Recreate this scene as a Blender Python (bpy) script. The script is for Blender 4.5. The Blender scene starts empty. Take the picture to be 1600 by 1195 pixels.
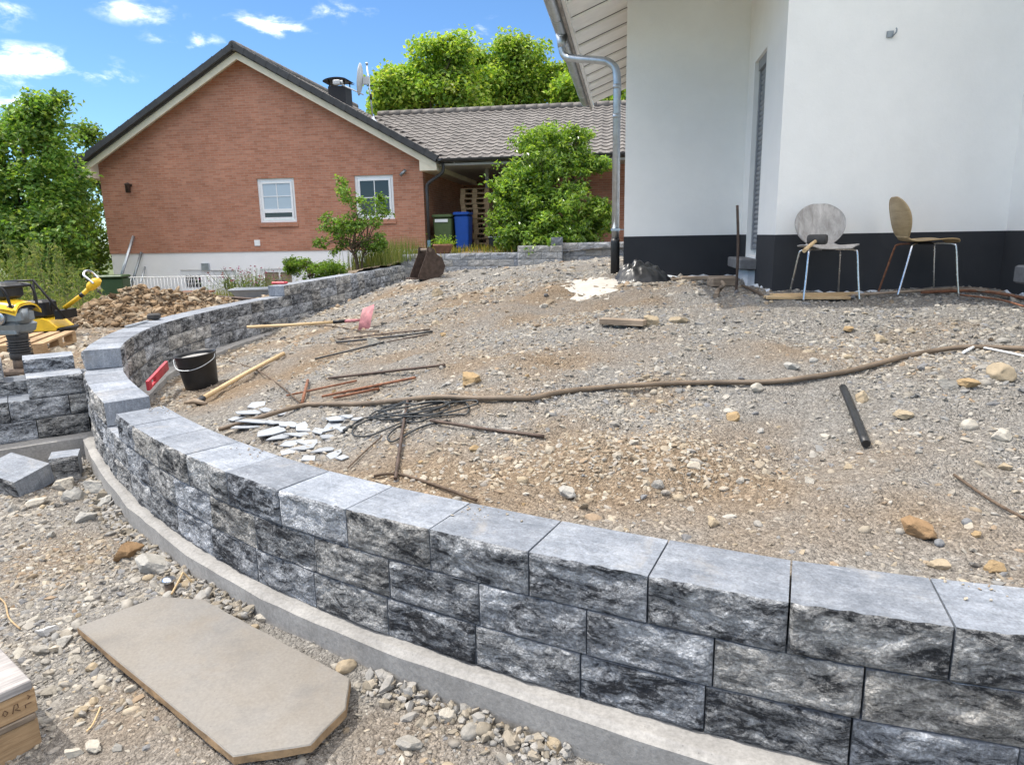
import bpy, bmesh, math, random
import numpy as np
from math import sin, cos, tan, pi, radians, sqrt, atan2, hypot
from mathutils import Vector, Matrix, noise as mnoise

random.seed(7)
rng = np.random.default_rng(7)
scene = bpy.context.scene
COL = scene.collection

# ------------------------------------------------------------------ camera
CAM_Z = 1.7
PITCH, ROLL, FPX = radians(11.9), radians(-1.08), 1086.0
cam_d = bpy.data.cameras.new('camera')
cam_d.sensor_fit = 'HORIZONTAL'
cam_d.sensor_width = 36.0
cam_d.lens = 36.0 * FPX / 1600.0
cam_d.clip_start = 0.05
cam_d.clip_end = 5000
cam = bpy.data.objects.new('camera', cam_d)
COL.objects.link(cam)
CAM_M = Matrix.Rotation(pi/2 - PITCH, 3, 'X') @ Matrix.Rotation(ROLL, 3, 'Z')
cam.matrix_world = Matrix.Translation((0, 0, CAM_Z)) @ CAM_M.to_4x4()
scene.camera = cam

# ------------------------------------------------------------------ sky, sun, exposure
SUN_EL = radians(61)
SUN_AZ = radians(-80)            # clockwise from +Y: the sun stands to the left
SUN_DIR = Vector((sin(SUN_AZ)*cos(SUN_EL), cos(SUN_AZ)*cos(SUN_EL), sin(SUN_EL)))
world = bpy.data.worlds.new('World')
scene.world = world
world.use_nodes = True
wt = world.node_tree
for n in list(wt.nodes): wt.nodes.remove(n)
def wn(t, **kw):
    n = wt.nodes.new(t)
    for k, v in kw.items(): setattr(n, k, v)
    return n
def wmath(op, a, b=None, c=None):
    n = wn('ShaderNodeMath', operation=op)
    for i, v in enumerate((a, b, c)):
        if v is None: continue
        if isinstance(v, (int, float)): n.inputs[i].default_value = v
        else: wt.links.new(v, n.inputs[i])
    return n.outputs[0]
sky = wn('ShaderNodeTexSky', sky_type='NISHITA', sun_disc=False, sun_elevation=SUN_EL, sun_rotation=SUN_AZ,
         altitude=200, air_density=1.0, dust_density=0.0, ozone_density=4.5)
tc = wn('ShaderNodeTexCoord')
sx = wn('ShaderNodeSeparateXYZ'); wt.links.new(tc.outputs['Generated'], sx.inputs[0])
az = wmath('ARCTAN2', sx.outputs[0], sx.outputs[1])
el = wmath('ARCSINE', sx.outputs[2])
cn = wn('ShaderNodeTexNoise'); cn.inputs['Scale'].default_value = 15; cn.inputs['Detail'].default_value = 9
cn.inputs['Roughness'].default_value = 0.62; cn.inputs['Distortion'].default_value = 0.3
mp = wn('ShaderNodeMapping'); mp.inputs['Scale'].default_value = (1, 1, 2.2); wt.links.new(tc.outputs['Generated'], mp.inputs[0])
wt.links.new(mp.outputs[0], cn.inputs['Vector'])
def cloud_dir(px, py):
    d = CAM_M @ Vector(((px-800)/FPX, -(py-597.5)/FPX, -1.0)); d.normalize()
    return atan2(d.x, d.y), math.asin(d.z)
mask = None
CLOUDS = ((60, 100, .095, .021, .85), (135, 114, .06, .011, .7), (412, 38, .055, .016, .85), (455, 44, .035, .009, .6),
          (292, 62, .05, .014, .6), (215, 18, .05, .016, .5), (15, 145, .05, .018, .6), (2, 20, .03, .018, .55),
          (740, 45, .05, .013, .25), (530, 20, .06, .012, .3))
# the same fair-weather clouds go on round the rest of the sky
rc = random.Random(3)
REST = [(rc.uniform(.75, 5.55), rc.uniform(.10, .9), rc.uniform(.05, .16), rc.uniform(.012, .04), rc.uniform(.4, 1)) for _ in range(9)]
items = [cloud_dir(a, b) + (w, h, s) for a, b, w, h, s in CLOUDS]
items += [((a if a <= pi else a - 2*pi), b, w, h, s) for a, b, w, h, s in REST]
for a0, e0, w, h, s in items:
    da = wmath('DIVIDE', wmath('SUBTRACT', az, a0), w)
    de = wmath('DIVIDE', wmath('SUBTRACT', el, e0), h)
    d2 = wmath('ADD', wmath('MULTIPLY', da, da), wmath('MULTIPLY', de, de))
    m = wmath('MULTIPLY', wmath('SUBTRACT', 1.0, wmath('SQRT', d2)), s)
    mask = m if mask is None else wmath('MAXIMUM', mask, m)
nz = wmath('MULTIPLY', wmath('SUBTRACT', cn.outputs['Fac'], 0.52), 4.2)
mk = wmath('ADD', mask, nz)
mr = wn('ShaderNodeMapRange', interpolation_type='SMOOTHSTEP')
wt.links.new(mk, mr.inputs['Value']); mr.inputs['From Min'].default_value = -0.1; mr.inputs['From Max'].default_value = 1.5
gate = wn('ShaderNodeMapRange'); wt.links.new(mask, gate.inputs['Value']); gate.inputs['From Min'].default_value = -0.1; gate.inputs['From Max'].default_value = 0.3
cf0 = wmath('MULTIPLY', wmath('MULTIPLY', mr.outputs[0], gate.outputs[0]), 0.85)
# flat deck of broken cumulus added overhead, out of view, to raise the fill light
zz = wmath('MAXIMUM', wmath('ADD', sx.outputs[2], 0.12), 0.12)
cv = wn('ShaderNodeCombineXYZ'); wt.links.new(wmath('DIVIDE', sx.outputs[0], zz), cv.inputs[0]); wt.links.new(wmath('DIVIDE', sx.outputs[1], zz), cv.inputs[1])
dn_ = wn('ShaderNodeTexNoise'); wt.links.new(cv.outputs[0], dn_.inputs['Vector']); dn_.inputs['Scale'].default_value = 2.1; dn_.inputs['Detail'].default_value = 8; dn_.inputs['Roughness'].default_value = 0.6
dm = wn('ShaderNodeMapRange', interpolation_type='SMOOTHSTEP'); wt.links.new(dn_.outputs['Fac'], dm.inputs['Value']); dm.inputs['From Min'].default_value = 0.40; dm.inputs['From Max'].default_value = 0.54
de_ = wn('ShaderNodeMapRange', interpolation_type='SMOOTHSTEP'); wt.links.new(el, de_.inputs['Value']); de_.inputs['From Min'].default_value = 0.33; de_.inputs['From Max'].default_value = 0.55
cf = wmath('MAXIMUM', cf0, wmath('MULTIPLY', wmath('MULTIPLY', dm.outputs[0], de_.outputs[0]), 0.95))
mix = wn('ShaderNodeMix', data_type='RGBA')
wt.links.new(cf, mix.inputs['Factor'])
hs = wn('ShaderNodeHueSaturation'); hs.inputs['Saturation'].default_value = 1.0; hs.inputs['Value'].default_value = 1.0
wt.links.new(sky.outputs[0], hs.inputs['Color'])
tint = wn('ShaderNodeMix', data_type='RGBA', blend_type='MULTIPLY'); tint.inputs['Factor'].default_value = 1.0
wt.links.new(hs.outputs[0], tint.inputs['A']); tint.inputs['B'].default_value = (.40, .505, .59, 1)
wt.links.new(tint.outputs['Result'], mix.inputs['A']); mix.inputs['B'].default_value = (11.5, 11.0, 10.4, 1)
bg = wn('ShaderNodeBackground'); bg.inputs['Strength'].default_value = 0.15
wt.links.new(mix.outputs['Result'], bg.inputs['Color'])
wo = wn('ShaderNodeOutputWorld'); wt.links.new(bg.outputs[0], wo.inputs['Surface'])

sun_d = bpy.data.lights.new('sun', 'SUN')
sun_d.energy = 2.2
sun_d.angle = radians(0.6)
sun_d.color = (1.0, 0.94, 0.85)
sun = bpy.data.objects.new('sun', sun_d)
COL.objects.link(sun)
sun.rotation_mode = 'QUATERNION'
sun.rotation_quaternion = (-SUN_DIR).to_track_quat('-Z', 'Y')
sun.location = SUN_DIR * 60

vs = scene.view_settings
vs.view_transform = 'Standard'; vs.look = 'None'; vs.gamma = 1.0; vs.use_curve_mapping = False
vs.exposure = 1.08
scene.cycles.max_bounces = 8
scene.cycles.transparent_max_bounces = 8
scene.cycles.sample_clamp_indirect = 6.0

# ------------------------------------------------------------------ helpers
def ray(px, py):
    return np.array(CAM_M @ Vector(((px-800)/FPX, -(py-597.5)/FPX, -1.0)))
CAM_P = np.array((0, 0, CAM_Z))
def aty(px, py, Y):
    d = ray(px, py); return CAM_P + d*(Y/d[1])
def atz(px, py, z):
    d = ray(px, py); return CAM_P + d*((z-CAM_Z)/d[2])

def link(o, parent=None):
    COL.objects.link(o)
    if parent is not None: o.parent = parent
    return o
def tag(o, label=None, cat=None, group=None, kind=None):
    if label: o['label'] = label
    if cat: o['category'] = cat
    if group: o['group'] = group
    if kind: o['kind'] = kind
    return o
def thing(name, label, cat, loc=(0, 0, 0), rz=0.0, group=None):
    o = bpy.data.objects.new(name, None)
    o.empty_display_size = 0.1
    COL.objects.link(o)
    o.location = loc; o.rotation_euler = (0, 0, rz)
    return tag(o, label, cat, group)
def mesh_obj(name, verts, faces, mats, parent=None, smooth=False, mi=None, loc=None, rot=None):
    me = bpy.data.meshes.new(name)
    me.from_pydata([tuple(v) for v in verts], [], faces)
    if not isinstance(mats, (list, tuple)): mats = [mats]
    for m in mats: me.materials.append(m)
    if mi is not None: me.polygons.foreach_set('material_index', mi)
    if smooth: me.polygons.foreach_set('use_smooth', [True]*len(me.polygons))
    me.update()
    o = bpy.data.objects.new(name, me)
    link(o, parent)
    if loc is not None: o.location = loc
    if rot is not None: o.rotation_euler = rot
    return o
def big_mesh(name, V, F, mat, cols=None, smooth=None):
    """numpy arrays -> mesh object; F is (n,3) or (n,4); cols per vertex rgb"""
    me = bpy.data.meshes.new(name)
    nv, nf, k = len(V), len(F), F.shape[1]
    me.vertices.add(nv); me.vertices.foreach_set('co', np.ascontiguousarray(V, dtype=np.float32).ravel())
    me.loops.add(nf*k); me.loops.foreach_set('vertex_index', np.ascontiguousarray(F, dtype=np.int32).ravel())
    me.polygons.add(nf)
    me.polygons.foreach_set('loop_start', np.arange(0, nf*k, k, dtype=np.int32))
    try: me.polygons.foreach_set('loop_total', np.full(nf, k, dtype=np.int32))
    except Exception: pass
    if smooth is not None:
        me.polygons.foreach_set('use_smooth', np.ascontiguousarray(np.broadcast_to(smooth, nf), dtype=bool))
    if cols is not None:
        a = me.color_attributes.new('Col', 'FLOAT_COLOR', 'POINT')
        c = np.ones((nv, 4), dtype=np.float32); c[:, :3] = cols
        a.data.foreach_set('color', c.ravel())
    me.materials.append(mat)
    me.update(calc_edges=True); me.validate()
    return me
def obj_from(name, me, parent=None, loc=None):
    o = bpy.data.objects.new(name, me); link(o, parent)
    if loc is not None: o.location = loc
    return o

def frame_of(d, up=Vector((0, 0, 1))):
    d = Vector(d).normalized()
    if abs(d.dot(up)) > 0.97: up = Vector((1, 0, 0))
    a = d.cross(up).normalized(); b = a.cross(d).normalized()
    return a, b
class MB:
    def __init__(s): s.v = []; s.f = []; s.m = []; s.sm = []
    def add(s, vs, fs, mi=0, smooth=False, M=None):
        b = len(s.v)
        for p in vs:
            p = Vector(p)
            s.v.append(M @ p if M is not None else p)
        for f in fs:
            s.f.append([b+i for i in f]); s.m.append(mi); s.sm.append(smooth)
        return s
    def box(s, c, d, mi=0, rz=0.0, M=None, taper=1.0):
        hx, hy, hz = d[0]/2, d[1]/2, d[2]/2
        R = Matrix.Translation(Vector(c)) @ Matrix.Rotation(rz, 4, 'Z')
        if M is not None: R = M @ R
        t = taper
        vs = [(-hx, -hy, -hz), (hx, -hy, -hz), (hx, hy, -hz), (-hx, hy, -hz), (-hx*t, -hy*t, hz), (hx*t, -hy*t, hz), (hx*t, hy*t, hz), (-hx*t, hy*t, hz)]
        return s.add(vs, [(0, 3, 2, 1), (4, 5, 6, 7), (0, 1, 5, 4), (1, 2, 6, 5), (2, 3, 7, 6), (3, 0, 4, 7)], mi, False, R)
    def bbox(s, c, d, bev=0.01, mi=0, rz=0.0, M=None, taper=1.0):
        """box with bevelled vertical and top edges"""
        hx, hy, hz = d[0]/2, d[1]/2, d[2]/2
        R = Matrix.Translation(Vector(c)) @ Matrix.Rotation(rz, 4, 'Z')
        if M is not None: R = M @ R
        rings = []
        for z, ins, t in ((-hz, bev, 1), (-hz+bev, 0, 1), (hz-bev, 0, taper), (hz, bev, taper)):
            ring = []
            for sx_, sy_ in ((-1, -1), (1, -1), (1, 1), (-1, 1)):
                x0, y0 = (hx-ins)*t, (hy-ins)*t
                e = bev*0.8
                pts = ((sx_*(x0-e), sy_*y0, z), (sx_*x0, sy_*(y0-e), z))
                if sx_*sy_ > 0: pts = pts if sy_ < 0 and False else pts
                ring += pts if (sx_, sy_) in ((1, -1), (-1, 1)) else pts[::-1]
            rings.append(ring)
        vs = [p for r in rings for p in r]; fs = []
        for k in range(3):
            for i in range(8): fs.append((k*8+i, k*8+(i+1) % 8, k*8+8+(i+1) % 8, k*8+8+i))
        fs.append(tuple(range(7, -1, -1))); fs.append(tuple(range(24, 32)))
        return s.add(vs, fs, mi, False, R)
    def prism(s, poly, z0, z1, mi=0, M=None):
        n = len(poly)
        vs = [(x, y, z0) for x, y in poly] + [(x, y, z1) for x, y in poly]
        fs = [tuple(range(n-1, -1, -1)), tuple(range(n, 2*n))] + [(i, (i+1) % n, n+(i+1) % n, n+i) for i in range(n)]
        return s.add(vs, fs, mi, False, M)
    def tube(s, path, r, seg=8, mi=0, caps=True, smooth=True, M=None):
        path = [Vector(p) for p in path]; n = len(path)
        rs = r if isinstance(r, (list, tuple)) else [r]*n
        vs = []; fs = []; pa = None
        for i, p in enumerate(path):
            d = (path[min(i+1, n-1)] - path[max(i-1, 0)])
            if d.length < 1e-7: d = Vector((0, 0, 1))
            d.normalize()
            if pa is None: a, b = frame_of(d)
            else:
                a = (pa - d*pa.dot(d))
                a = a.normalized() if a.length > 1e-5 else frame_of(d)[0]
                b = a.cross(d).normalized()
            pa = a
            for k in range(seg):
                t = 2*pi*k/seg
                vs.append(p + (a*cos(t) + b*sin(t))*rs[i])
        for i in range(n-1):
            for k in range(seg):
                fs.append((i*seg+k, i*seg+(k+1) % seg, (i+1)*seg+(k+1) % seg, (i+1)*seg+k))
        s.add(vs, fs, mi, smooth, M)
        if caps:
            b = len(s.v) - len(vs)
            s.f.append([b+k for k in range(seg-1, -1, -1)]); s.m.append(mi); s.sm.append(False)
            s.f.append([b+(n-1)*seg+k for k in range(seg)]); s.m.append(mi); s.sm.append(False)
        return s
    def lathe(s, prof, seg=16, mi=0, M=None, smooth=True, c=(0, 0, 0)):
        vs = []; fs = []; n = len(prof)
        for r, z in prof:
            for k in range(seg):
                t = 2*pi*k/seg; vs.append((c[0]+r*cos(t), c[1]+r*sin(t), c[2]+z))
        for i in range(n-1):
            for k in range(seg): fs.append((i*seg+k, i*seg+(k+1) % seg, (i+1)*seg+(k+1) % seg, (i+1)*seg+k))
        return s.add(vs, fs, mi, smooth, M)
    def build(s, name, mats, parent=None, loc=None, rot=None):
        me = bpy.data.meshes.new(name)
        me.from_pydata([tuple(p) for p in s.v], [], s.f)
        if not isinstance(mats, (list, tuple)): mats = [mats]
        for m in mats: me.materials.append(m)
        me.polygons.foreach_set('material_index', s.m)
        me.polygons.foreach_set('use_smooth', s.sm)
        me.update()
        return obj_from(name, me, parent, loc) if rot is None else _rot(obj_from(name, me, parent, loc), rot)
def _rot(o, r): o.rotation_euler = r; return o
def copy_tree(o, parent=None):
    c = o.copy(); COL.objects.link(c); c.parent = parent
    for ch in o.children: copy_tree(ch, c)
    return c
def smooth_path(pts, n=8):
    P = [Vector(p) for p in pts]; out = []
    for i in range(len(P)-1):
        p0 = P[max(i-1, 0)]; p1 = P[i]; p2 = P[i+1]; p3 = P[min(i+2, len(P)-1)]
        for k in range(n):
            t = k/n
            out.append(0.5*((2*p1)+(p2-p0)*t+(2*p0-5*p1+4*p2-p3)*t*t+(3*p1-p0-3*p2+p3)*t**3))
    out.append(P[-1]); return out

# numpy value noise
_H = rng.random((256, 256)).astype(np.float64)
def vnoise(x, y):
    xi = np.floor(x).astype(int); yi = np.floor(y).astype(int)
    fx = x-xi; fy = y-yi; fx = fx*fx*(3-2*fx); fy = fy*fy*(3-2*fy)
    a = _H[xi & 255, yi & 255]; b = _H[(xi+1) & 255, yi & 255]; c = _H[xi & 255, (yi+1) & 255]; d = _H[(xi+1) & 255, (yi+1) & 255]
    return (a*(1-fx)+b*fx)*(1-fy)+(c*(1-fx)+d*fx)*fy
def fbm(x, y, o=4, g=0.5):
    t = 0; a = 1; n = 0
    for k in range(o):
        t = t+a*(vnoise(x*2**k+17.3*k, y*2**k+9.1*k)-0.5); n += a; a *= g
    return t/n*2
# ------------------------------------------------------------------ materials
class NT:
    def __init__(s, name):
        s.m = bpy.data.materials.new(name); s.m.use_nodes = True; s.t = s.m.node_tree
        s.b = s.t.nodes['Principled BSDF']; s.out = s.t.nodes['Material Output']
    def n(s, t, ins=None, **kw):
        n = s.t.nodes.new(t)
        for k, v in kw.items(): setattr(n, k, v)
        for k, v in (ins or {}).items(): s.put(n.inputs[k], v)
        return n
    def put(s, sock, v):
        if isinstance(v, bpy.types.NodeSocket): s.t.links.new(v, sock)
        elif isinstance(v, (tuple, list)) and len(v) == 3 and sock.type == 'RGBA': sock.default_value = (*v, 1)
        else: sock.default_value = v
    def set(s, **kw):
        names = dict(color='Base Color', rough='Roughness', metal='Metallic', normal='Normal', spec='Specular IOR Level', alpha='Alpha', trans='Transmission Weight', ior='IOR', coat='Coat Weight', sheen='Sheen Weight')
        for k, v in kw.items(): s.put(s.b.inputs[names[k]], v)
        return s
    def math(s, op, a, b=0.0, c=None, clamp=False):
        d = {0: a, 1: b}
        if c is not None: d[2] = c
        return s.n('ShaderNodeMath', d, operation=op, use_clamp=clamp).outputs[0]
    def coord(s, kind='Object', scale=(1, 1, 1), rot=(0, 0, 0), loc=(0, 0, 0), rnd=0.0):
        v = s.n('ShaderNodeTexCoord').outputs[kind]
        if rnd:
            r = s.n('ShaderNodeObjectInfo').outputs['Random']
            cm = s.n('ShaderNodeCombineXYZ', {0: s.math('MULTIPLY', r, rnd), 1: s.math('MULTIPLY', r, rnd*1.7), 2: s.math('MULTIPLY', r, rnd*.6)})
            v = s.n('ShaderNodeVectorMath', {0: v, 1: cm.outputs[0]}, operation='ADD').outputs[0]
        return s.n('ShaderNodeMapping', {'Vector': v, 'Scale': scale, 'Rotation': rot, 'Location': loc}).outputs[0]
    def pos(s, scale=(1, 1, 1)):
        return s.n('ShaderNodeMapping', {'Vector': s.n('ShaderNodeNewGeometry').outputs['Position'], 'Scale': scale}).outputs[0]
    def noise(s, vec, scale, detail=4, rough=0.55, dist=0.0):
        return s.n('ShaderNodeTexNoise', {'Vector': vec, 'Scale': scale, 'Detail': detail, 'Roughness': rough, 'Distortion': dist}).outputs['Fac']
    def vor(s, vec, scale, feature='F1', out='Distance', rand=1.0):
        return s.n('ShaderNodeTexVoronoi', {'Vector': vec, 'Scale': scale, 'Randomness': rand}, feature=feature).outputs[out]
    def ramp(s, fac, stops, interp='LINEAR'):
        n = s.n('ShaderNodeValToRGB', {'Fac': fac}); cr = n.color_ramp; cr.interpolation = interp
        while len(cr.elements) < len(stops): cr.elements.new(0.5)
        for e, (p, c) in zip(cr.elements, stops):
            e.position = p; e.color = (*c, 1) if isinstance(c, (tuple, list)) else (c, c, c, 1)
        return n.outputs['Color']
    def mix(s, f, a, b, mode='MIX'):
        n = s.n('ShaderNodeMix', data_type='RGBA', blend_type=mode)
        s.put(n.inputs['Factor'], f); s.put(n.inputs['A'], a); s.put(n.inputs['B'], b)
        return n.outputs['Result']
    def bump(s, h, strength=0.5, dist=0.01, normal=None):
        d = {'Height': h, 'Strength': strength, 'Distance': dist}
        if normal is not None: d['Normal'] = normal
        return s.n('ShaderNodeBump', d).outputs['Normal']
    def rand(s): return s.n('ShaderNodeObjectInfo').outputs['Random']
    def attr(s, name='Col'): return s.n('ShaderNodeAttribute', attribute_name=name).outputs['Color']

def simple(name, col, rough=0.6, metal=0.0, var=0.25, scale=8.0, bump=0.0, bs=40.0, spec=0.5, rnd=0.0, kind='Object'):
    """colour with soft blotches and a fine relief"""
    t = NT(name); v = t.coord(kind, rnd=7.0)
    n1 = t.noise(v, scale, 5, 0.6)
    lo = tuple(c*(1-var) for c in col); hi = tuple(min(1, c*(1+var*.7)) for c in col)
    c = t.ramp(n1, [(0.3, lo), (0.7, hi)])
    if rnd: c = t.mix(1.0, c, t.ramp(t.rand(), [(0, 1-rnd), (1, 1+rnd*.4)]), 'MULTIPLY')
    t.set(color=c, rough=t.math('ADD', t.math('MULTIPLY', t.noise(v, scale*2.3, 3), 0.25), rough-0.12), metal=metal, spec=spec)
    if bump: t.set(normal=t.bump(t.noise(v, bs, 5, 0.65), bump, 0.01))
    return t.m

# ground: loose earth with fine gravel; 'Col' holds how brown the earth is there (r), how stony (g)
def ground_mat():
    t = NT('gravel_earth'); p = t.pos()
    a = t.n('ShaderNodeSeparateColor', {'Color': t.attr('Col')})
    nz = t.noise(p, 3.0, 8, 0.7)
    nf = t.noise(p, 38.0, 6, 0.75)
    brown = t.ramp(nf, [(0.25, (.135, .096, .063)), (0.5, (.24, .182, .125)), (0.75, (.33, .263, .195))])
    grey = t.ramp(nf, [(0.25, (.132, .126, .117)), (0.5, (.246, .234, .216)), (0.75, (.352, .337, .312))])
    f = t.math('ADD', a.outputs[0], t.math('MULTIPLY', t.math('SUBTRACT', nz, 0.5), 0.9), clamp=True)
    c = t.mix(f, grey, brown)
    # fine grit: small voronoi cells with their own tone
    vc = t.n('ShaderNodeTexVoronoi', {'Vector': p, 'Scale': 120.0}); vd = vc.outputs['Distance']
    tone = t.n('ShaderNodeSeparateColor', {'Color': vc.outputs['Color']}).outputs[0]
    grit = t.ramp(tone, [(0, .62), (0.6, 1.0), (1, 1.36)])
    c = t.mix(0.75, c, t.mix(1.0, c, grit, 'MULTIPLY'))
    v2 = t.n('ShaderNodeTexVoronoi', {'Vector': p, 'Scale': 55.0}); t2 = t.n('ShaderNodeSeparateColor', {'Color': v2.outputs['Color']}).outputs[1]
    c = t.mix(0.55, c, t.mix(1.0, c, t.ramp(t2, [(0, .7), (0.7, 1.0), (1, 1.3)]), 'MULTIPLY'))
    h = t.math('ADD', t.math('MULTIPLY', vd, -1.0), t.math('MULTIPLY', v2.outputs['Distance'], -1.6))
    h = t.math('ADD', h, t.math('MULTIPLY', nf, 0.8))
    t.set(color=c, rough=0.95, spec=0.15, normal=t.bump(h, 0.9, 0.012))
    return t.m
def stone_mat(name='stone', attr=True, col=(.4, .35, .28)):
    t = NT(name); p = t.coord('Object', rnd=9.0)
    base = t.attr('Col') if attr else t.n('ShaderNodeRGB').outputs[0]
    if not attr:
        base.default_value = (*col, 1)
    n = t.noise(p, 30.0, 5, 0.7)
    c = t.mix(1.0, base, t.ramp(n, [(0.25, .54), (0.75, .92)]), 'MULTIPLY')
    t.set(color=c, rough=0.9, spec=0.2, normal=t.bump(n, 0.35, 0.01))
    return t.m
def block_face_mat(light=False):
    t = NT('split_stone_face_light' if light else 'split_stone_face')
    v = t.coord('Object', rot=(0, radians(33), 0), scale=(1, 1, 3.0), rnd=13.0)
    w = t.noise(v, 2.6, 4, 0.5, 1.2)
    m1 = t.noise(v, 6.0, 14, 0.72, 1.8)
    co = t.coord('Object', rnd=5.0)
    fine = t.noise(co, 120.0, 4, 0.75)
    mid = t.noise(t.coord('Object', rnd=3.0, rot=(0, radians(25), 0), scale=(1, 1, 1.6)), 34.0, 9, 0.8, 1.0)
    vk = t.vor(t.n('ShaderNodeVectorMath', {0: co, 1: t.n('ShaderNodeVectorMath', {0: t.n('ShaderNodeTexNoise', {'Vector': co, 'Scale': 30.0, 'Detail': 4.0}).outputs['Color'], 3: .06}, operation='SCALE').outputs[0]}, operation='ADD').outputs[0], 62.0)
    r = t.rand()
    f = t.math('ADD', t.math('MULTIPLY', m1, 0.60), t.math('MULTIPLY', w, 0.40))
    f = t.math('ADD', f, t.math('MULTIPLY', t.math('SUBTRACT', mid, 0.5), 0.45))
    f = t.math('ADD', f, t.math('MULTIPLY', t.math('SUBTRACT', r, 0.5), 0.06))
    f = t.math('ADD', t.math('MULTIPLY', t.math('SUBTRACT', f, 0.485), 1.35), 0.482)
    c = t.ramp(f, [(0.34, (.022, .024, .029)), (0.405, (.05, .053, .06)), (0.435, (.16, .165, .172)), (0.52, (.295, .30, .306)), (0.61, (.50, .507, .515)), (0.74, (.72, .72, .72))])
    c = t.mix(0.55, c, t.mix(1.0, c, t.ramp(vk, [(0.05, 1.5), (0.4, .95), (0.8, .55)]), 'MULTIPLY'))
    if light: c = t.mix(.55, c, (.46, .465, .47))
    r2 = t.math('FRACT', t.math('MULTIPLY', r, 7.31))
    c = t.mix(1.0, c, t.ramp(r2, [(0, (.94, .98, 1.06)), (0.6, (1.0, 1.0, 1.0)), (1, (1.04, .99, .92))]), 'MULTIPLY')
    c = t.mix(1.0, c, t.ramp(fine, [(0.28, .62), (0.5, 1.0), (0.72, 1.45)]), 'MULTIPLY')
    dust = t.math('MULTIPLY', t.ramp(t.noise(t.coord('Object', rnd=8.0), 55.0, 6, 0.8), [(0.60, 0.0), (0.70, 1.0)]), 0.35)
    c = t.mix(dust, c, (.52, .52, .50))
    h = t.math('ADD', t.math('MULTIPLY', fine, 0.25), t.math('ADD', t.math('MULTIPLY', mid, 0.8), t.math('MULTIPLY', vk, -.5)))
    t.set(color=c, rough=0.78, spec=0.35, normal=t.bump(h, 1.0, 0.018))
    return t.m
def block_top_mat():
    t = NT('cast_stone_top'); v = t.coord('Object', rnd=11.0)
    n1 = t.noise(v, 5.0, 6, 0.6, 0.5); n2 = t.noise(v, 120.0, 3, 0.7); n3 = t.noise(t.coord('Object', scale=(1, 5, 1), rnd=4), 9.0, 6, 0.65)
    r = t.rand()
    f = t.math('ADD', t.math('MULTIPLY', n1, 0.6), t.math('MULTIPLY', n3, 0.4))
    c = t.ramp(f, [(0.32, (.175, .20, .24)), (0.5, (.275, .303, .35)), (0.68, (.41, .44, .485))])
    c = t.mix(1.0, c, t.ramp(r, [(0, .60), (0.35, .80), (1, .95)]), 'MULTIPLY')
    c = t.mix(1.0, c, t.ramp(n2, [(0.3, .70), (0.55, 1.0), (0.75, 1.22)]), 'MULTIPLY')
    n4 = t.noise(v, 38.0, 6, .75); c = t.mix(1.0, c, t.ramp(n4, [(0.32, .76), (0.55, 1.0), (0.72, 1.2)]), 'MULTIPLY')
    st = t.ramp(t.noise(t.pos(), 3.1, 7, .7, .6), [(0.56, 0.0), (0.72, 1.0)]); c = t.mix(t.math('MULTIPLY', st, .40), c, (.36, .33, .285))
    gr = t.ramp(t.vor(t.pos(), 75.0), [(0.10, 1.0), (0.16, 0.0)]); gm = t.ramp(t.noise(t.pos(), 4.0, 4), [(.55, 0.0), (.65, 1.0)])
    c = t.mix(t.math('MULTIPLY', t.math('MULTIPLY', gr, gm), .5), c, (.45, .40, .33))
    # chalky scuffs
    sc = t.ramp(t.noise(t.coord('Object', scale=(2, 9, 1), rot=(0, 0, .7), rnd=6), 6.0, 9, 0.75, 1.0), [(0.60, 0.0), (0.68, 1.0)])
    c = t.mix(t.math('MULTIPLY', sc, 0.45), c, (.55, .57, .60))
    t.set(color=c, rough=0.72, spec=0.3, normal=t.bump(n2, 0.25, 0.004))
    return t.m
def concrete_mat(name, col=(.40, .39, .37), crumbs=0.5):
    t = NT(name); p = t.pos()
    n1 = t.noise(p, 4.0, 7, 0.65); n2 = t.noise(p, 60.0, 5, 0.7)
    c = t.ramp(n1, [(0.3, tuple(x*.72 for x in col)), (0.55, col), (0.75, tuple(min(1, x*1.25) for x in col))])
    c = t.mix(1.0, c, t.ramp(n2, [(0.25, .72), (0.6, 1.05), (0.8, 1.18)]), 'MULTIPLY')
    hole = t.ramp(t.vor(p, 33.0), [(0.05, 0.35), (0.11, 1.0)])
    c = t.mix(0.5, c, t.mix(1.0, c, hole, 'MULTIPLY'))
    t.set(color=c, rough=0.9, spec=0.2, normal=t.bump(t.math('ADD', n2, t.math('MULTIPLY', n1, .6)), crumbs, 0.008))
    return t.m
def slab_mat():
    t = NT('worn_slab'); p = t.pos()
    n1 = t.noise(p, 2.2, 6, 0.6, .4); n2 = t.noise(p, 90.0, 4, 0.7); n3 = t.noise(p, 5.5, 7, .7)
    c = t.ramp(n1, [(0.3, (.285, .258, .222)), (0.5, (.318, .298, .27)), (0.7, (.295, .289, .28))])
    c = t.mix(t.math('MULTIPLY', t.ramp(n3, [(0.52, 0.0), (0.72, 1.0)]), .5), c, (.20, .196, .194)); c = t.mix(t.math('MULTIPLY', t.ramp(t.noise(p, 1.3, 8, .75, 1.2), [(0.56, 0.0), (0.66, 1.0)]), .25), c, (.30, .25, .19))
    c = t.mix(1.0, c, t.ramp(n2, [(0.3, .58), (0.7, .74)]), 'MULTIPLY')
    hole = t.ramp(t.vor(p, 21.0), [(0.03, 0.45), (0.06, 1.0)])
    c = t.mix(0.6, c, t.mix(1.0, c, hole, 'MULTIPLY'))
    t.set(color=c, rough=0.85, spec=0.25, normal=t.bump(n2, .12, .004))
    return t.m
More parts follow.
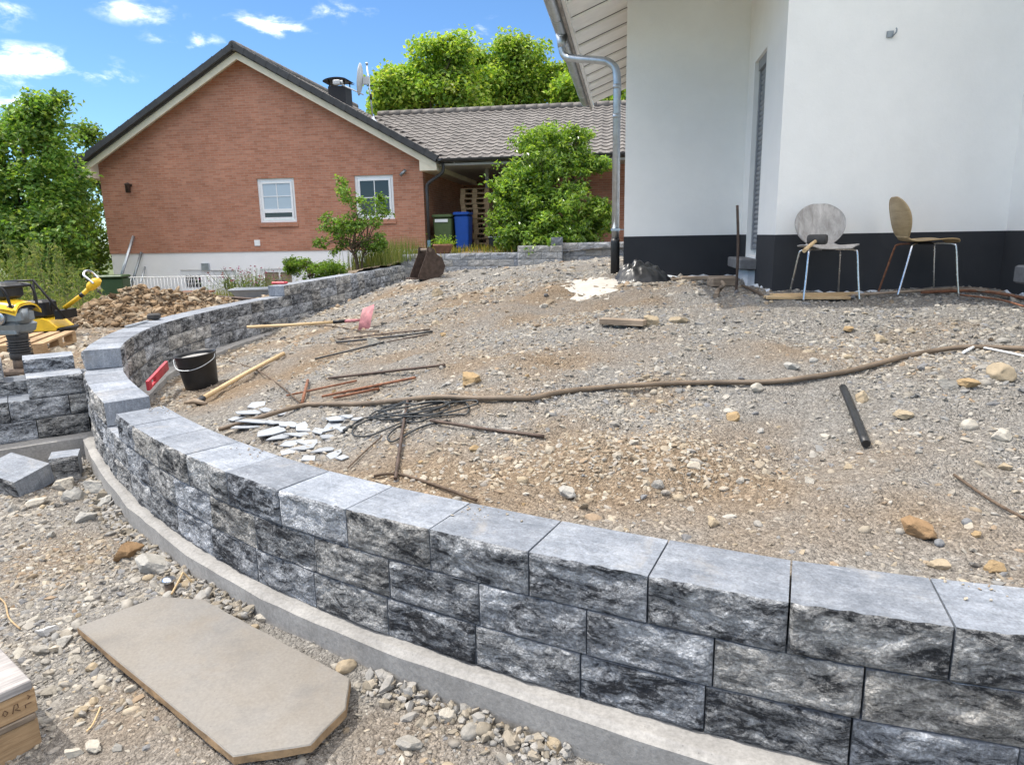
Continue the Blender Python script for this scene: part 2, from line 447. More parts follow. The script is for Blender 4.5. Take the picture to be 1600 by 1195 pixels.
def brick_mat():
    t = NT('red_brick')
    o = t.n('ShaderNodeTexCoord').outputs['Object']
    sp = t.n('ShaderNodeSeparateXYZ', {0: o})
    xy = t.math('ADD', sp.outputs[0], sp.outputs[1])
    v = t.n('ShaderNodeCombineXYZ', {0: xy, 1: sp.outputs[2], 2: 0.0}).outputs[0]
    b = t.n('ShaderNodeTexBrick', {'Vector': v, 'Scale': 1.0, 'Mortar Size': 0.0055, 'Mortar Smooth': 0.3, 'Bias': 0.0, 'Brick Width': 0.25, 'Row Height': 0.0667,
             'Color1': (.42, .185, .118), 'Color2': (.51, .25, .168), 'Mortar': (.47, .335, .26)}, offset=0.5, squash=1.0)
    n1 = t.noise(v, 1.1, 5, 0.6); n2 = t.noise(t.n('ShaderNodeMapping', {'Vector': v, 'Scale': (4, 15, 1)}).outputs[0], 1.0, 3, 0.6)
    c = t.mix(1.0, b.outputs['Color'], t.ramp(n2, [(0.28, (.80, .79, .80)), (0.5, (1, 1, 1)), (0.75, (1.08, 1.07, 1.05))]), 'MULTIPLY')
    c = t.mix(1.0, c, t.ramp(n1, [(0.3, .86), (0.7, 1.1)]), 'MULTIPLY')
    h = t.math('SUBTRACT', 1.0, b.outputs['Fac'])
    t.set(color=c, rough=0.88, spec=0.2, normal=t.bump(t.math('ADD', h, t.math('MULTIPLY', t.noise(v, 60, 4), .3)), 0.7, 0.012))
    return t.m
def plaster_mat(name, col, var=0.05, bump=0.25):
    t = NT(name); p = t.pos()
    n1 = t.noise(p, 0.7, 5, 0.6); n2 = t.noise(p, 160.0, 3, 0.7)
    c = t.ramp(n1, [(0.3, tuple(x*(1-var) for x in col)), (0.7, tuple(min(1, x*(1+var*.5)) for x in col))])
    # splash dust towards the foot comes from the soil, in ragged patches
    n3 = t.noise(p, 22.0, 5, .65); c = t.mix(.5, c, t.mix(1.0, c, t.ramp(t.noise(p, 3.5, 7, .7), [(.3, .94), (.7, 1.03)]), 'MULTIPLY'))
    t.set(color=c, rough=0.88, spec=0.2, normal=t.bump(t.math('ADD', n2, t.math('MULTIPLY', n3, 1.5)), bump, 0.006))
    return t.m
def tile_mat():
    t = NT('concrete_roof_tile'); v = t.coord('Object', rnd=9)
    n = t.noise(v, 9.0, 5, .6); p = t.noise(t.pos(), 2.2, 6, .7)
    c = t.ramp(n, [(0.3, (.085, .076, .07)), (0.7, (.155, .142, .132))])
    c = t.mix(1.0, c, t.ramp(t.rand(), [(0, .78), (1, 1.2)]), 'MULTIPLY')
    c = t.mix(t.math('MULTIPLY', t.ramp(p, [(0.5, 0.0), (0.7, 1.0)]), .35), c, (.20, .19, .17))
    t.set(color=c, rough=0.62, spec=0.4, normal=t.bump(t.noise(v, 70, 4), .3, .006))
    return t.m
def wood_mat(name, c0, c1, scale=(1, 14, 14), rough=.75, dark=.6):
    t = NT(name); v = t.coord('Object', scale=scale, rnd=9)
    n = t.noise(v, 4.0, 7, .65, .6); n2 = t.noise(t.coord('Object', rnd=5), 3.0, 5, .6)
    c = t.ramp(n, [(0.3, c0), (0.7, c1)])
    c = t.mix(1.0, c, t.ramp(n2, [(0.3, dark), (0.6, 1.05)]), 'MULTIPLY')
    t.set(color=c, rough=rough, spec=.25, normal=t.bump(n, .4, .006))
    return t.m
def leaf_mat(name, spec=.4, rough=.45, trans=.45):
    t = NT(name); a = t.attr('Col')
    t.set(color=a, rough=rough, spec=spec)
    tr = t.n('ShaderNodeBsdfTranslucent', {'Color': t.mix(1.0, a, (1.5, 1.5, .6), 'MULTIPLY')})
    mx = t.n('ShaderNodeMixShader', {0: trans, 1: t.b.outputs[0], 2: tr.outputs[0]})
    t.t.links.new(mx.outputs[0], t.out.inputs['Surface'])
    return t.m
def metal_mat(name, col, rough=.35, metal=1.0, var=.2, scale=12):
    t = NT(name); v = t.coord('Object', rnd=5)
    n = t.noise(v, scale, 6, .65)
    c = t.ramp(n, [(0.3, tuple(x*(1-var) for x in col)), (0.7, tuple(min(1, x*(1+var*.6)) for x in col))])
    t.set(color=c, metal=metal, rough=t.math('ADD', t.math('MULTIPLY', n, .25), rough-.1), normal=t.bump(t.noise(v, 60, 3), .08, .003))
    return t.m
def glass_mat(name, tint=(.02, .025, .03)):
    t = NT(name); t.set(color=tint, rough=.06, spec=.8)
    n = t.noise(t.coord('Object'), 1.5, 3); t.set(normal=t.bump(n, .04, .02))
    return t.m

M = dict(
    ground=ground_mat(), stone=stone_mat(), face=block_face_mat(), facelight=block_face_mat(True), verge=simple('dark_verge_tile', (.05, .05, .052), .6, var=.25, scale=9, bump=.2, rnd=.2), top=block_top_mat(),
    footing=concrete_mat('footing_concrete', (.325, .317, .305), .3), slabstone=slab_mat(),
    slabedge=simple('slab_edge', (.30, .20, .11), .85, var=.4, scale=20, bump=.6),
    brick=brick_mat(), white=plaster_mat('white_render', (.90, .89, .86)), basement=plaster_mat('basement_render', (.86, .865, .87)),
    plinth=plaster_mat('anthracite_plinth', (.042, .044, .049), .2), tile=tile_mat(),
    cream=simple('cream_boards', (.80, .73, .58), .6, var=.1, scale=3, bump=.1), upvc=simple('white_frame', (.82, .83, .84), .35, var=.05, scale=5),
    soffit=simple('white_soffit_board', (.88, .87, .845), .6, var=.07, scale=4, rnd=.05), zinc=metal_mat('zinc', (.52, .56, .60), .42),
    darkgutter=metal_mat('dark_gutter', (.07, .07, .075), .5, .3), blackpipe=simple('black_plastic', (.014, .015, .017), .42, var=.4, scale=14, bump=.1),
    glass=glass_mat('window_glass'), glass_sky=glass_mat('sky_reflection_glass', (.42, .50, .58)), dark=simple('dark_void', (.006, .006, .007), .9),
    shutter=metal_mat('shutter_slat', (.30, .31, .33), .5, .4, .12), sill=simple('grey_sill_stone', (.17, .17, .175), .7, var=.2, scale=20, bump=.2),
    foam=simple('foundation_foam', (.62, .66, .70), .9, var=.15, scale=15, bump=.7, bs=30),
    wood=wood_mat('pale_wood', (.36, .245, .13), (.60, .45, .27)), oldwood=wood_mat('weathered_wood', (.17, .125, .09), (.42, .34, .26)),
    palletwood=wood_mat('pallet_wood', (.27, .17, .09), (.48, .33, .19)), greywood=wood_mat('greyed_board', (.21, .20, .20), (.46, .43, .41)),
    ash=wood_mat('ash_handle', (.48, .33, .17), (.68, .51, .30), rough=.5, dark=.85), branch=wood_mat('branch_bark', (.06, .042, .03), (.16, .115, .08)),
    rust=simple('rusty_steel', (.20, .085, .045), .85, var=.5, scale=26, bump=.4), browniron=simple('brown_iron', (.085, .058, .045), .62, .4, var=.45, scale=16, bump=.35),
    pipebrown=simple('muddy_pipe', (.15, .11, .075), .6, var=.45, scale=6, bump=.3), cable=simple('black_cable', (.018, .022, .025), .5, var=.3),
    yellow=simple('yellow_paint', (.78, .48, .02), .4, var=.2, scale=9, bump=.05), blackmetal=simple('black_metal', (.012, .012, .014), .45, .3, var=.4),
    greymetal=metal_mat('cast_aluminium', (.30, .33, .35), .45, .8), rubber=simple('grey_rubber', (.045, .043, .042), .75, var=.35, scale=14, bump=.3),
    mud=simple('muddy_steel', (.16, .12, .09), .85, var=.4, scale=10, bump=.5), red=simple('red_paint', (.50, .045, .065), .5, var=.3, scale=10, bump=.1),
    pinkshovel=simple('worn_pink_paint', (.42, .17, .18), .6, var=.45, scale=14, bump=.2), chrome=metal_mat('chrome', (.62, .63, .65), .22, 1.0, .15, 30),
    ply=wood_mat('chair_plywood', (.34, .235, .12), (.50, .37, .21), (1, 1, 8), .45, .8), plygrey=wood_mat('weathered_chair_ply', (.30, .275, .255), (.56, .53, .50), (6, 6, 2), .6, .7),
    chip=simple('slate_grey_chip', (.31, .335, .365), .7, var=.15, scale=9, rnd=.2), mortar=simple('dried_mortar', (.47, .44, .39), .95, var=.15, scale=12, bump=.6),
    greenbin=simple('olive_plastic', (.085, .125, .045), .5, var=.15), bluebin=simple('blue_plastic', (.012, .08, .40), .42, var=.12), darkgreen=simple('dark_green_plastic', (.035, .075, .03), .5, var=.15),
    pot=simple('terracotta', (.25, .12, .075), .85, var=.3, scale=9, bump=.2), plastic=simple('black_foil', (.022, .023, .025), .33, var=.3), dish=simple('grey_enamel', (.52, .53, .54), .45, var=.08),
    bark=simple('tree_bark', (.10, .075, .05), .95, var=.4, scale=12, bump=.8, bs=18), leaf=leaf_mat('leaf'), glossleaf=leaf_mat('glossy_leaf', .6, .32, .38),
    grass=leaf_mat('dry_grass', .2, .7, .3), ceiling=simple('carport_ceiling', (.42, .40, .37), .8, var=.1), floor=concrete_mat('carport_paving', (.34, .30, .26)),
    dirt=simple('dug_soil', (.26, .165, .09), .95, var=.4, scale=18, bump=.8), tub=simple('grey_tub', (.30, .33, .36), .45, var=.15), ink=simple('stamp_ink', (.10, .05, .03), .8),
    lawn=simple('rough_meadow', (.09, .115, .04), .95, var=.45, scale=1.3, bump=.6, kind='Object'), pinkflower=leaf_mat('flower', .2, .7, .3),
)
# ------------------------------------------------------------------ the curved retaining wall's plan
OUT_AB = [(2.73, 1.29), (2.33, 1.36), (1.93, 1.44), (1.53, 1.535), (1.142, 1.65), (.761, 1.789), (.391, 1.965), (.026, 2.148), (-.331, 2.350), (-.669, 2.551), (-.985, 2.765), (-1.302, 3.010),
          (-1.614, 3.286), (-1.915, 3.575), (-2.190, 3.866), (-2.442, 4.153), (-2.690, 4.455), (-2.935, 4.772), (-3.175, 5.096), (-3.40, 5.43), (-3.56, 5.72)]
OUT_C = [(-3.56, 5.72), (-3.71, 6.08), (-3.87, 6.56), (-4.00, 7.05), (-4.08, 7.69), (-4.105, 8.445), (-4.07, 9.356), (-3.95, 10.4), (-3.80, 11.0), (-3.57, 13.0), (-3.30, 15.2), (-2.98, 18.9)]
WALL_D = 0.275
class Poly:
    def __init__(s, pts):
        s.p = [Vector((x, y)) for x, y in pts]; s.s = [0.0]
        for a, b in zip(s.p, s.p[1:]): s.s.append(s.s[-1]+(b-a).length)
        s.L = s.s[-1]
    def at(s, t):
        t = max(0, min(s.L, t))
        for i in range(len(s.p)-1):
            if t <= s.s[i+1] or i == len(s.p)-2:
                f = (t-s.s[i])/(s.s[i+1]-s.s[i]); return s.p[i].lerp(s.p[i+1], f)
    def tan(s, t): return (s.at(t+.12)-s.at(t-.12)).normalized()
    def off(s, t, d):                       # to the right of travel = inside of the terrace
        u = s.tan(t); return s.at(t) + Vector((u.y, -u.x))*d
    def near(s, p):
        best = min(range(0, int(s.L/.02)), key=lambda k: (s.at(k*.02)-Vector(p)).length); return best*.02
PW = Poly(OUT_AB + OUT_C[1:])
S_GAP0 = PW.near((-2.442, 4.153)); S_GAP1 = PW.near((-2.690, 4.455)); S_C = PW.near((-3.56, 5.72)); S_D = PW.near((-3.80, 11.0)); S_END = PW.L
S_J = PW.near((1.142, 1.65))             # a top-course joint to key the bond to

def tps(P):
    P = np.array(P, float); n = len(P)
    d = np.hypot(P[:, None, 0]-P[None, :, 0], P[:, None, 1]-P[None, :, 1])
    K = np.where(d > 0, d*d*np.log(d+1e-9), 0)+np.eye(n)*.02
    A = np.zeros((n+3, n+3)); A[:n, :n] = K; A[:n, n] = 1; A[:n, n+1:] = P[:, :2]; A[n, :n] = 1; A[n+1:, :n] = P[:, :2].T
    w = np.linalg.solve(A, np.concatenate([P[:, 2], np.zeros(3)]))
    def f(x, y):
        x = np.asarray(x, float); y = np.asarray(y, float); sh = x.shape; x = x.ravel(); y = y.ravel(); o = np.empty(len(x))
        for i in range(0, len(x), 20000):
            X, Y = x[i:i+20000], y[i:i+20000]
            r = np.hypot(X[:, None]-P[None, :, 0], Y[:, None]-P[None, :, 1])
            o[i:i+20000] = np.where(r > 0, r*r*np.log(r+1e-9), 0)@w[:n]+w[n]+w[n+1]*X+w[n+2]*Y
        return o.reshape(sh)
    return f
CP_T = [(2.45, 1.75, .63), (1.6, 1.95, .64), (.95, 2.2, .635), (.3, 2.5, .63), (-.3, 2.8, .625), (-.9, 3.2, .60), (-1.3, 3.5, .55), (-1.75, 3.95, .46), (-2.2, 4.5, .40), (-2.7, 5.1, .34), (-3.1, 5.7, .30),
        (-3.35, 6.3, .28), (-3.6, 7.1, .28), (-3.7, 8.2, .285), (-3.68, 9.3, .30), (-3.6, 10.3, .34), (-3.45, 11.3, .425), (-3.2, 13.5, .47), (-2.8, 17.3, .50), (-2.38, 18.3, .60), (-1.6, 18.2, .68), (-1.7, 13.5, .92), (-2.3, 15.5, .72), (-.44, 18., .72), (.86, 17.6, .95), (2.55, 17.2, 1.12),
        (-2.9, 6.3, .36), (0, 9.6, 1.02), (0, 6.3, .93), (0, 4.2, .78), (0, 3.28, .69), (2., 3.57, .84), (1.38, 2.35, .67), (-1.8, 6.5, .58), (-1.5, 8.2, .77), (-2.5, 9.5, .53), (-1, 12, .93), (1, 13, 1.08),
        (1.4, 8.5, 1.18), (2.6, 8.2, 1.185), (2.3, 6.1, 1.14), (4.3, 5.6, 1.13), (3.9, 5.0, 1.06), (1.7, 6.2, 1.11), (4., 3.5, .88), (3.5, 2.2, .69), (6, 6, 1.15), (6, 12, 1.2), (7, 2, .7), (7, 18, 1.2), (-1.0, 5.2, .73), (1, 5, .93)]
CP_F = [(-3.9, 5.0, .0), (-3.0, 4.6, .02), (-2.3, 3.6, .05), (-1.6, 2.9, .06), (-.9, 2.3, .05), (0, 1.75, .035), (.8, 1.4, .03), (2, .9, .03), (-3, 3, .0), (-2, 2, .0), (-1, 1.2, 0), (0, 0, 0), (-5, 4, -.02), (-6, 1, -.02), (3, -1, 0), (-3, -1, 0)]
CP_Y = [(-3.9, 6.3, .50), (-4.6, 7.2, .50), (-4.3, 8.5, .50), (-4.3, 10.5, .52), (-5.2, 6.0, .5), (-7, 7, .48), (-6, 10, .46), (-9, 9, .42), (-7.5, 12, .42), (-10, 14, .30), (-7, 16, .25), (-9, 19.5, .08), (-6.5, 20, -.08), (-12, 20, .15), (-14, 14, .35), (-12, 9, .4),
        (-4.2, 12, .72), (-4.4, 14, .80), (-4.2, 16, .9), (-3.5, 17.8, 1.0), (-3.2, 19.8, 1.15), (-4.6, 19.6, .85), (-5.6, 19.5, .35), (-5.8, 15, .45), (-5.4, 12.5, .5), (-2.4, 19.2, 1.22), (-2.2, 21, 1.3), (0, 18.6, 1.27), (0, 22, 1.32), (3, 18, 1.36), (3, 26, 1.34), (8, 18, 1.36), (8, 30, 1.3), (-14, 30, .1), (-20, 20, .2), (-20, 9, .35), (-16, 5, .3), (-8, 5, .45)]
F_T, F_F, F_Y = tps(CP_T), tps(CP_F), tps(CP_Y)
def rough(x, y, amp):
    return amp*(fbm(x*1.1+3, y*1.1+5, 3)*.055+fbm(x*5+1, y*5, 3)*.022+fbm(x*17, y*17, 3)*.009)
_ML = np.array([tuple(PW.off(t, .2)) for t in np.arange(0, PW.L, .25)])
def z_terrace(x, y):
    x = np.asarray(x, float); y = np.asarray(y, float)
    d = np.full(x.shape, 9.0)
    for a, b in _ML: d = np.minimum(d, np.hypot(x-a, y-b))
    k = np.clip((d-.12)/.55, .12, 1.0)
    hump = fbm(x*.85+7, y*.85+2, 2)*.085+fbm(x*2.3+1, y*2.3+8, 2)*.04
    return F_T(x, y)+hump*k*np.clip(1.3-y*.08, .3, 1)+rough(x, y, 1.0)*np.clip(k+.25, 0, 1)
def z_front(x, y): return F_F(x, y)+rough(np.asarray(x), np.asarray(y), .75)
def z_yard(x, y): return F_Y(x, y)+rough(np.asarray(x), np.asarray(y), 1.0)
def pixel_on(fz, px, py, lift=0.0):
    """the point of the ground seen at a pixel of the photograph"""
    d = ray(px, py); d = d/d[1]
    ts = np.linspace(1.2, 30, 1400)
    P = CAM_P[None, :]+ts[:, None]*d[None, :]
    below = P[:, 2] < fz(P[:, 0], P[:, 1])+lift
    i = int(np.argmax(below)) if below.any() else len(ts)-1
    p = P[i]; return Vector((p[0], p[1], float(fz(np.array([p[0]]), np.array([p[1]]))[0])+lift))
def gT(px, py, lift=0.0): return pixel_on(z_terrace, px, py, lift)
def gF(px, py, lift=0.0): return pixel_on(z_front, px, py, lift)
def gY(px, py, lift=0.0): return pixel_on(z_yard, px, py, lift)

def in_poly(x, y, poly):
    inside = np.zeros(x.shape, bool); n = len(poly)
    for i in range(n):
        x1, y1 = poly[i]; x2, y2 = poly[(i+1) % n]
        c = ((y1 > y) != (y2 > y)) & (x < (x2-x1)*(y-y1)/((y2-y1) if y2 != y1 else 1e-9)+x1)
        inside ^= c
    return inside
mid_line = [tuple(PW.off(t, .14)) for t in np.arange(0, PW.L, .1)]
POLY_T = [(9, .4)] + mid_line + [(-2.75, 18.55), (.2, 18.1), (1.3, 17.85), (9, 16.6)]
WING = [(-3.60, 5.60), (-4.6, 4.93)]
POLY_F = [(9, .4)] + [m for m in mid_line if m[1] < 5.62] + [(-3.62, 5.68), (-4.75, 4.95), (-9, 2.1), (-9, -4), (9, -4)]
POLY_Y = [(-9.6, 2.0), (-4.75, 5.1), (-3.68, 5.80)] + [m for m in mid_line if m[1] > 5.62] + [(-2.75, 18.45), (.2, 18.0), (1.3, 17.7), (12, 15.8), (14, 40), (-34, 40), (-34, 2)]
BROWN_T = [(780, 765, .75), (650, 720, .6), (1130, 800, .75), (1000, 740, .6), (880, 690, .5), (720, 640, .35), (850, 455, 1.3), (720, 465, .9), (640, 455, .7), (470, 525, .9), (340, 615, .6), (430, 590, .5), (520, 610, .5), (560, 500, .7), (1240, 555, .35), (1430, 810, .3), (820, 500, .4), (300, 590, .5), (1290, 820, .4), (900, 560, .5), (760, 560, .5), (1000, 620, .3), (620, 560, .45), (520, 545, .5), (950, 480, .6), (1150, 690, .35), (1180, 770, .5), (930, 790, .5)]
def brown_field(fz, items):
    C = []
    for a, b, r in items:
        p = pixel_on(fz, a, b); C.append((p.x, p.y, r))
    def f(x, y):
        o = np.zeros(np.shape(x))
        for cx, cy, r in C: o = np.maximum(o, np.exp(-((x-cx)**2+(y-cy)**2)/(r*r)))
        return o
    return f
B_T = brown_field(z_terrace, BROWN_T)
B_F = brown_field(z_front, [(170, 860, .5), (300, 870, .35), (200, 1090, .3), (700, 1150, .3)])
def brown_T(x, y): return np.clip(.03+.80*B_T(x, y)+.75*fbm(x*1.7, y*1.7, 4), 0, 1)
def brown_F(x, y): return np.clip(.12+.45*B_F(x, y)+.5*fbm(x*1.5+9, y*1.5, 4), 0, 1)
def brown_Y(x, y): return np.clip(.75+.5*fbm(x*.8, y*.8, 3), 0, 1)

def sheet(name, poly, fz, fb, x0, x1, y0, y1, steps, mat, label=None):
    """grid clipped to a plan polygon; steps = list of y bands with their own cell size"""
    Vs, Fs, Cs = [], [], []; base = 0
    for ya, yb, h in steps:
        xs = np.arange(x0, x1+h, h); ys = np.linspace(ya, yb, int(round((yb-ya)/h))+1)
        X, Y = np.meshgrid(xs, ys); Z = fz(X, Y)
        nx, ny = len(xs), len(ys)
        cx = X[:-1, :-1]+h/2; cy = (Y[:-1, :-1]+Y[1:, :-1])/2
        keep = in_poly(cx, cy, poly).ravel()
        idx = np.arange(nx*ny).reshape(ny, nx)
        q = np.stack([idx[:-1, :-1], idx[:-1, 1:], idx[1:, 1:], idx[1:, :-1]], -1).reshape(-1, 4)[keep]
        used = np.unique(q); remap = -np.ones(nx*ny, int); remap[used] = np.arange(len(used))
        V = np.stack([X.ravel(), Y.ravel(), Z.ravel()], -1)[used]
        Vs.append(V); Fs.append(remap[q]+base); base += len(V)
        c = np.zeros((len(V), 3)); c[:, 0] = fb(V[:, 0], V[:, 1]); Cs.append(c)
    me = big_mesh(name, np.concatenate(Vs), np.concatenate(Fs), mat, np.concatenate(Cs), True)
    o = obj_from(name, me); o['kind'] = 'structure'; return o
sheet('terrace_ground', POLY_T, z_terrace, brown_T, -4.4, 8.0, 1.2, 19, [(1.2, 4.8, .03), (4.8, 8.8, .05), (8.8, 19.0, .1)], M['ground'])
sheet('front_ground', POLY_F, z_front, brown_F, -8, 5.0, -3, 5.8, [(-3, .8, .15), (.8, 5.8, .03)], M['ground'])
sheet('yard_ground', POLY_Y, z_yard, brown_Y, -26, 12, 2.2, 38, [(2.2, 12, .08), (12, 22, .12), (22, 38, .5)], M['ground'])
mb = MB(); mb.add([(-1500, -600, -.45), (1500, -600, -.45), (1500, 2500, -.45), (-1500, 2500, -.45)], [(0, 1, 2, 3)])
o = mb.build('ground', M['lawn']); o['kind'] = 'structure'

# ------------------------------------------------------------------ wall blocks
def block_mesh(q, H, nx=14, nz=7, front=True, back=False, amp=1.0, seed=0, dx=0.0):
    """q: plan corners outer0, outer1, inner1, inner0 (outer0->outer1 runs along the wall). Local frame: origin at the plan centre, bottom."""
    o0, o1, i1, i0 = [Vector(p) for p in q]
    ctr = (o0+o1+i1+i0)/4; ux = (o1-o0).normalized(); ang = atan2(ux.y, ux.x); R = Matrix.Rotation(-ang, 2)
    o0, o1, i1, i0 = [R @ (p-ctr) for p in (o0, o1, i1, i0)]
    rs = random.Random(seed); ox, oy = rs.uniform(0, 50), rs.uniform(0, 50)
    tilt = rs.uniform(-.006, .006)
    V = []; F = []; mi = []
    def face(a, b, sign):
        base = len(V); e = b-a; nrm = Vector((e.y, -e.x)).normalized()
        if sign < 0: nrm = -nrm
        L = e.length
        for j in range(nz+1):
            w = j/nz
            for i in range(nx+1):
                u = i/nx; du = min(u, 1-u)*L; dw = min(w, 1-w)*H
                f = min(1.0, du/.024)*min(1.0, dw/.020); f = f*(2-f)
                n = mnoise.fractal(Vector((u*L*7+ox, w*H*9+oy, 0)), 1.0, 2.1, 6)
                n2 = mnoise.noise(Vector((u*L*28+ox, w*H*32+oy, 3)))
                d = f*(.008+.016*n+tilt*(u-.5)*2)*amp+.0042*n2*amp*min(1, f+.3)-.003
                p = a.lerp(b, u)+nrm*d
                zz = w*H
                if j == nz: zz += -.004+.005*mnoise.noise(Vector((u*L*26+ox, 7, 0)))
                V.append((p.x, p.y, zz))
        for j in range(nz):
            for i in range(nx):
                k = base+j*(nx+1)+i
                fc = (k, k+1, k+nx+2, k+nx+1); F.append(fc if sign > 0 else fc[::-1]); mi.append(0)
        return base
    if front: bf = face(o0, o1, 1)
    else:
        bf = None
    if back: bb = face(i0, i1, -1)
    else: bb = None
    def row(b, top): return [b+(nz if top else 0)*(nx+1)+i for i in range(nx+1)]
    def col(b, e): return [b+j*(nx+1)+(nx if e else 0) for j in range(nz+1)]
    def corners(p, q_):
        b = len(V)
        for pp in (p, q_):
            V.append((pp.x, pp.y, 0)); V.append((pp.x, pp.y, H))
        return b
    if bf is None:
        b = corners(o0, o1); fb, ft = [b, b+2], [b+1, b+3]; fl, fr = [b, b+1], [b+2, b+3]; F.append((b, b+2, b+3, b+1)); mi.append(1)
    else: fb, ft, fl, fr = row(bf, 0), row(bf, 1), col(bf, 0), col(bf, 1)
    if bb is None:
        b = corners(i0, i1); ib, it = [b, b+2], [b+1, b+3]; il, ir = [b, b+1], [b+2, b+3]; F.append((b+2, b, b+1, b+3)); mi.append(1)
    else: ib, it, il, ir = row(bb, 0), row(bb, 1), col(bb, 0), col(bb, 1)
    F.append(tuple(ft+it[::-1])); mi.append(1)
    F.append(tuple(fb[::-1]+ib)); mi.append(1)
    F.append(tuple(il+fl[::-1])); mi.append(1)
    F.append(tuple(fr+ir[::-1])); mi.append(1)
    return V, F, mi, ctr, ang
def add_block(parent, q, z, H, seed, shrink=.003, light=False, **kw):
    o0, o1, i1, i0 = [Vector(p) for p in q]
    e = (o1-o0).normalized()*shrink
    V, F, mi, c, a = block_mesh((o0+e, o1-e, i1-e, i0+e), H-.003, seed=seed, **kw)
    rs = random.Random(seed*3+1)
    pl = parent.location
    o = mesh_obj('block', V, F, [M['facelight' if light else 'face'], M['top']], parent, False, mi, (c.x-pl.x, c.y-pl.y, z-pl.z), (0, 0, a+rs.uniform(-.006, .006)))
    return o
CH = .165
wall = thing('retaining_wall', 'curved grey split-stone retaining wall sweeping round the gravel terrace', 'wall', (0.0, 2.2, .185))
seed = 10
def course(k, s0, s1, s_joint, L=.405, both=False, first=None):
    """blocks of course k between s0 and s1 with a joint at s_joint"""
    global seed
    z = .185+k*CH
    js = [s0]
    t = s_joint-math.floor((s_joint-s0)/L)*L
    while t < s1-.12:
        if t > s0+.12: js.append(t)
        t += L
    js.append(s1)
    for a, b in zip(js, js[1:]):
        q = (PW.at(b), PW.at(a), PW.off(a, WALL_D), PW.off(b, WALL_D))   # outer side seen from outside runs b->a
        dist = PW.at((a+b)/2).length; seed += 1
        nx, nz = (38, 17) if dist < 4.2 else ((18, 9) if dist < 8 else (8, 4))
        add_block(wall, (q[1], q[0], q[3], q[2]) if False else (PW.at(b), PW.at(a), PW.off(a, WALL_D), PW.off(b, WALL_D)), z, CH, seed, nx=nx, nz=nz, front=True, back=both, amp=1.0)
course(0, 0, S_C-.05, S_J+.22); course(1, 0, S_C-.05, S_J+.2+.0); course(2, 0, S_GAP0, S_J); course(2, S_GAP1, S_C-.05, S_GAP1)
for k, a in ((1, S_C-.05), (2, S_C-.05)): course(k, a, S_END, a+.2*k, both=True)
course(3, S_C-.05, S_END, S_C+.35, both=True); course(4, S_D, S_END, S_D+.2, both=True)
# ------------------------------------------------------------------ concrete footings
def strip(name, L_, R_, z1, z0, mat, label=None, cat=None, jit=.006):
    n = len(L_); V = []; F = []
    for i in range(n):
        a, b = Vector(L_[i]), Vector(R_[i])
        ns = [mnoise.noise(Vector((a.x*5+k*7, a.y*5, k)))*jit for k in range(4)]
        V += [(a.x, a.y, z0), (a.x+ns[0], a.y+ns[1], z1-.012+ns[2]), (a.lerp(b, .06).x, a.lerp(b, .06).y, z1+ns[3]), (b.x, b.y, z1+ns[0]), (b.x, b.y, z0)]
    for i in range(n-1):
        for k in range(4): F.append((i*5+k, i*5+k+1, i*5+6+k, i*5+5+k))
    F.append((0, 1, 2, 3, 4)); F.append(tuple((n-1)*5+k for k in (4, 3, 2, 1, 0)))
    o = mesh_obj(name, V, F, mat); return o
FO = [(2.9, 1.06), (2.3, 1.19), (1.5, 1.40), (1.0, 1.575), (.63, 1.735), (.377, 1.862), (-.02, 2.09), (-.506, 2.365), (-.8, 2.555), (-1.141, 2.80), (-1.62, 3.20), (-2.29, 3.885), (-2.735, 4.42), (-3.12, 4.92), (-3.42, 5.33), (-3.5, 5.45)]
PF = Poly(FO)
ss = np.linspace(0, PF.L, 70)
fo = strip('wall_footing', [PF.at(t) for t in ss], [PF.off(t, .55) for t in ss], .183, -.2, M['footing'])
tag(fo, 'pale concrete footing strip along the outer foot of the curved wall', 'footing')
ss = np.arange(S_GAP1-.1, S_D+.4, .12)
fo = strip('wall_footing', [PW.off(t, WALL_D+.13+.02*sin(t*3)) for t in ss], [PW.off(t, .03) for t in ss], .349, .0, M['footing'])
tag(fo, 'narrow concrete footing inside the terrace at the foot of the far wall bend', 'footing')
# ------------------------------------------------------------------ the short wing wall on the left
wing = thing('retaining_wall', 'short stepped stone wing wall joining the curve at the left edge', 'wall', (-3.9, 5.3, .185))
W0 = Vector((-3.49, 5.56)); WU = Vector((-.82, -.572)); WN = Vector((-.572, .82))
def wblock(a, b, d0, z, sd, depth=.275, H=CH, **kw):
    p = lambda s, d: W0+WU*s+WN*d
    add_block(wing, (p(b, d0), p(a, d0), p(a, d0+depth), p(b, d0+depth)), z, H, sd, nx=18, nz=9, **kw)
for i, (a, b) in enumerate([(.0, .36)]+[(.36+.4*k, .76+.4*k) for k in range(9)]): wblock(a, b, .0, .185, 500+i)
for i, (a, b) in enumerate([(-.02, .12)]+[(.12+.4*k, .52+.4*k) for k in range(9)]): wblock(a, b, .0, .35, 550+i)
wblock(.0, .385, .0, .515, 520)
for i, (a, b) in enumerate([(-.1+.4*k, .3+.4*k) for k in range(9)]): wblock(a, b, .29, .46, 530+i)
wblock(.03, .39, .30, .625, 540); wblock(.53, .93, .30, .625, 541); wblock(.93, 1.33, .30, .625, 542)
p = lambda s, d: tuple(W0+WU*s+WN*d)
fo = strip('wall_footing', [p(t, -.14) for t in np.linspace(-.05, 4.0, 34)], [p(t, .4) for t in np.linspace(-.05, 4.0, 34)], .183, -.2, M['footing'])
tag(fo, 'concrete footing under the short stepped wing wall', 'footing')
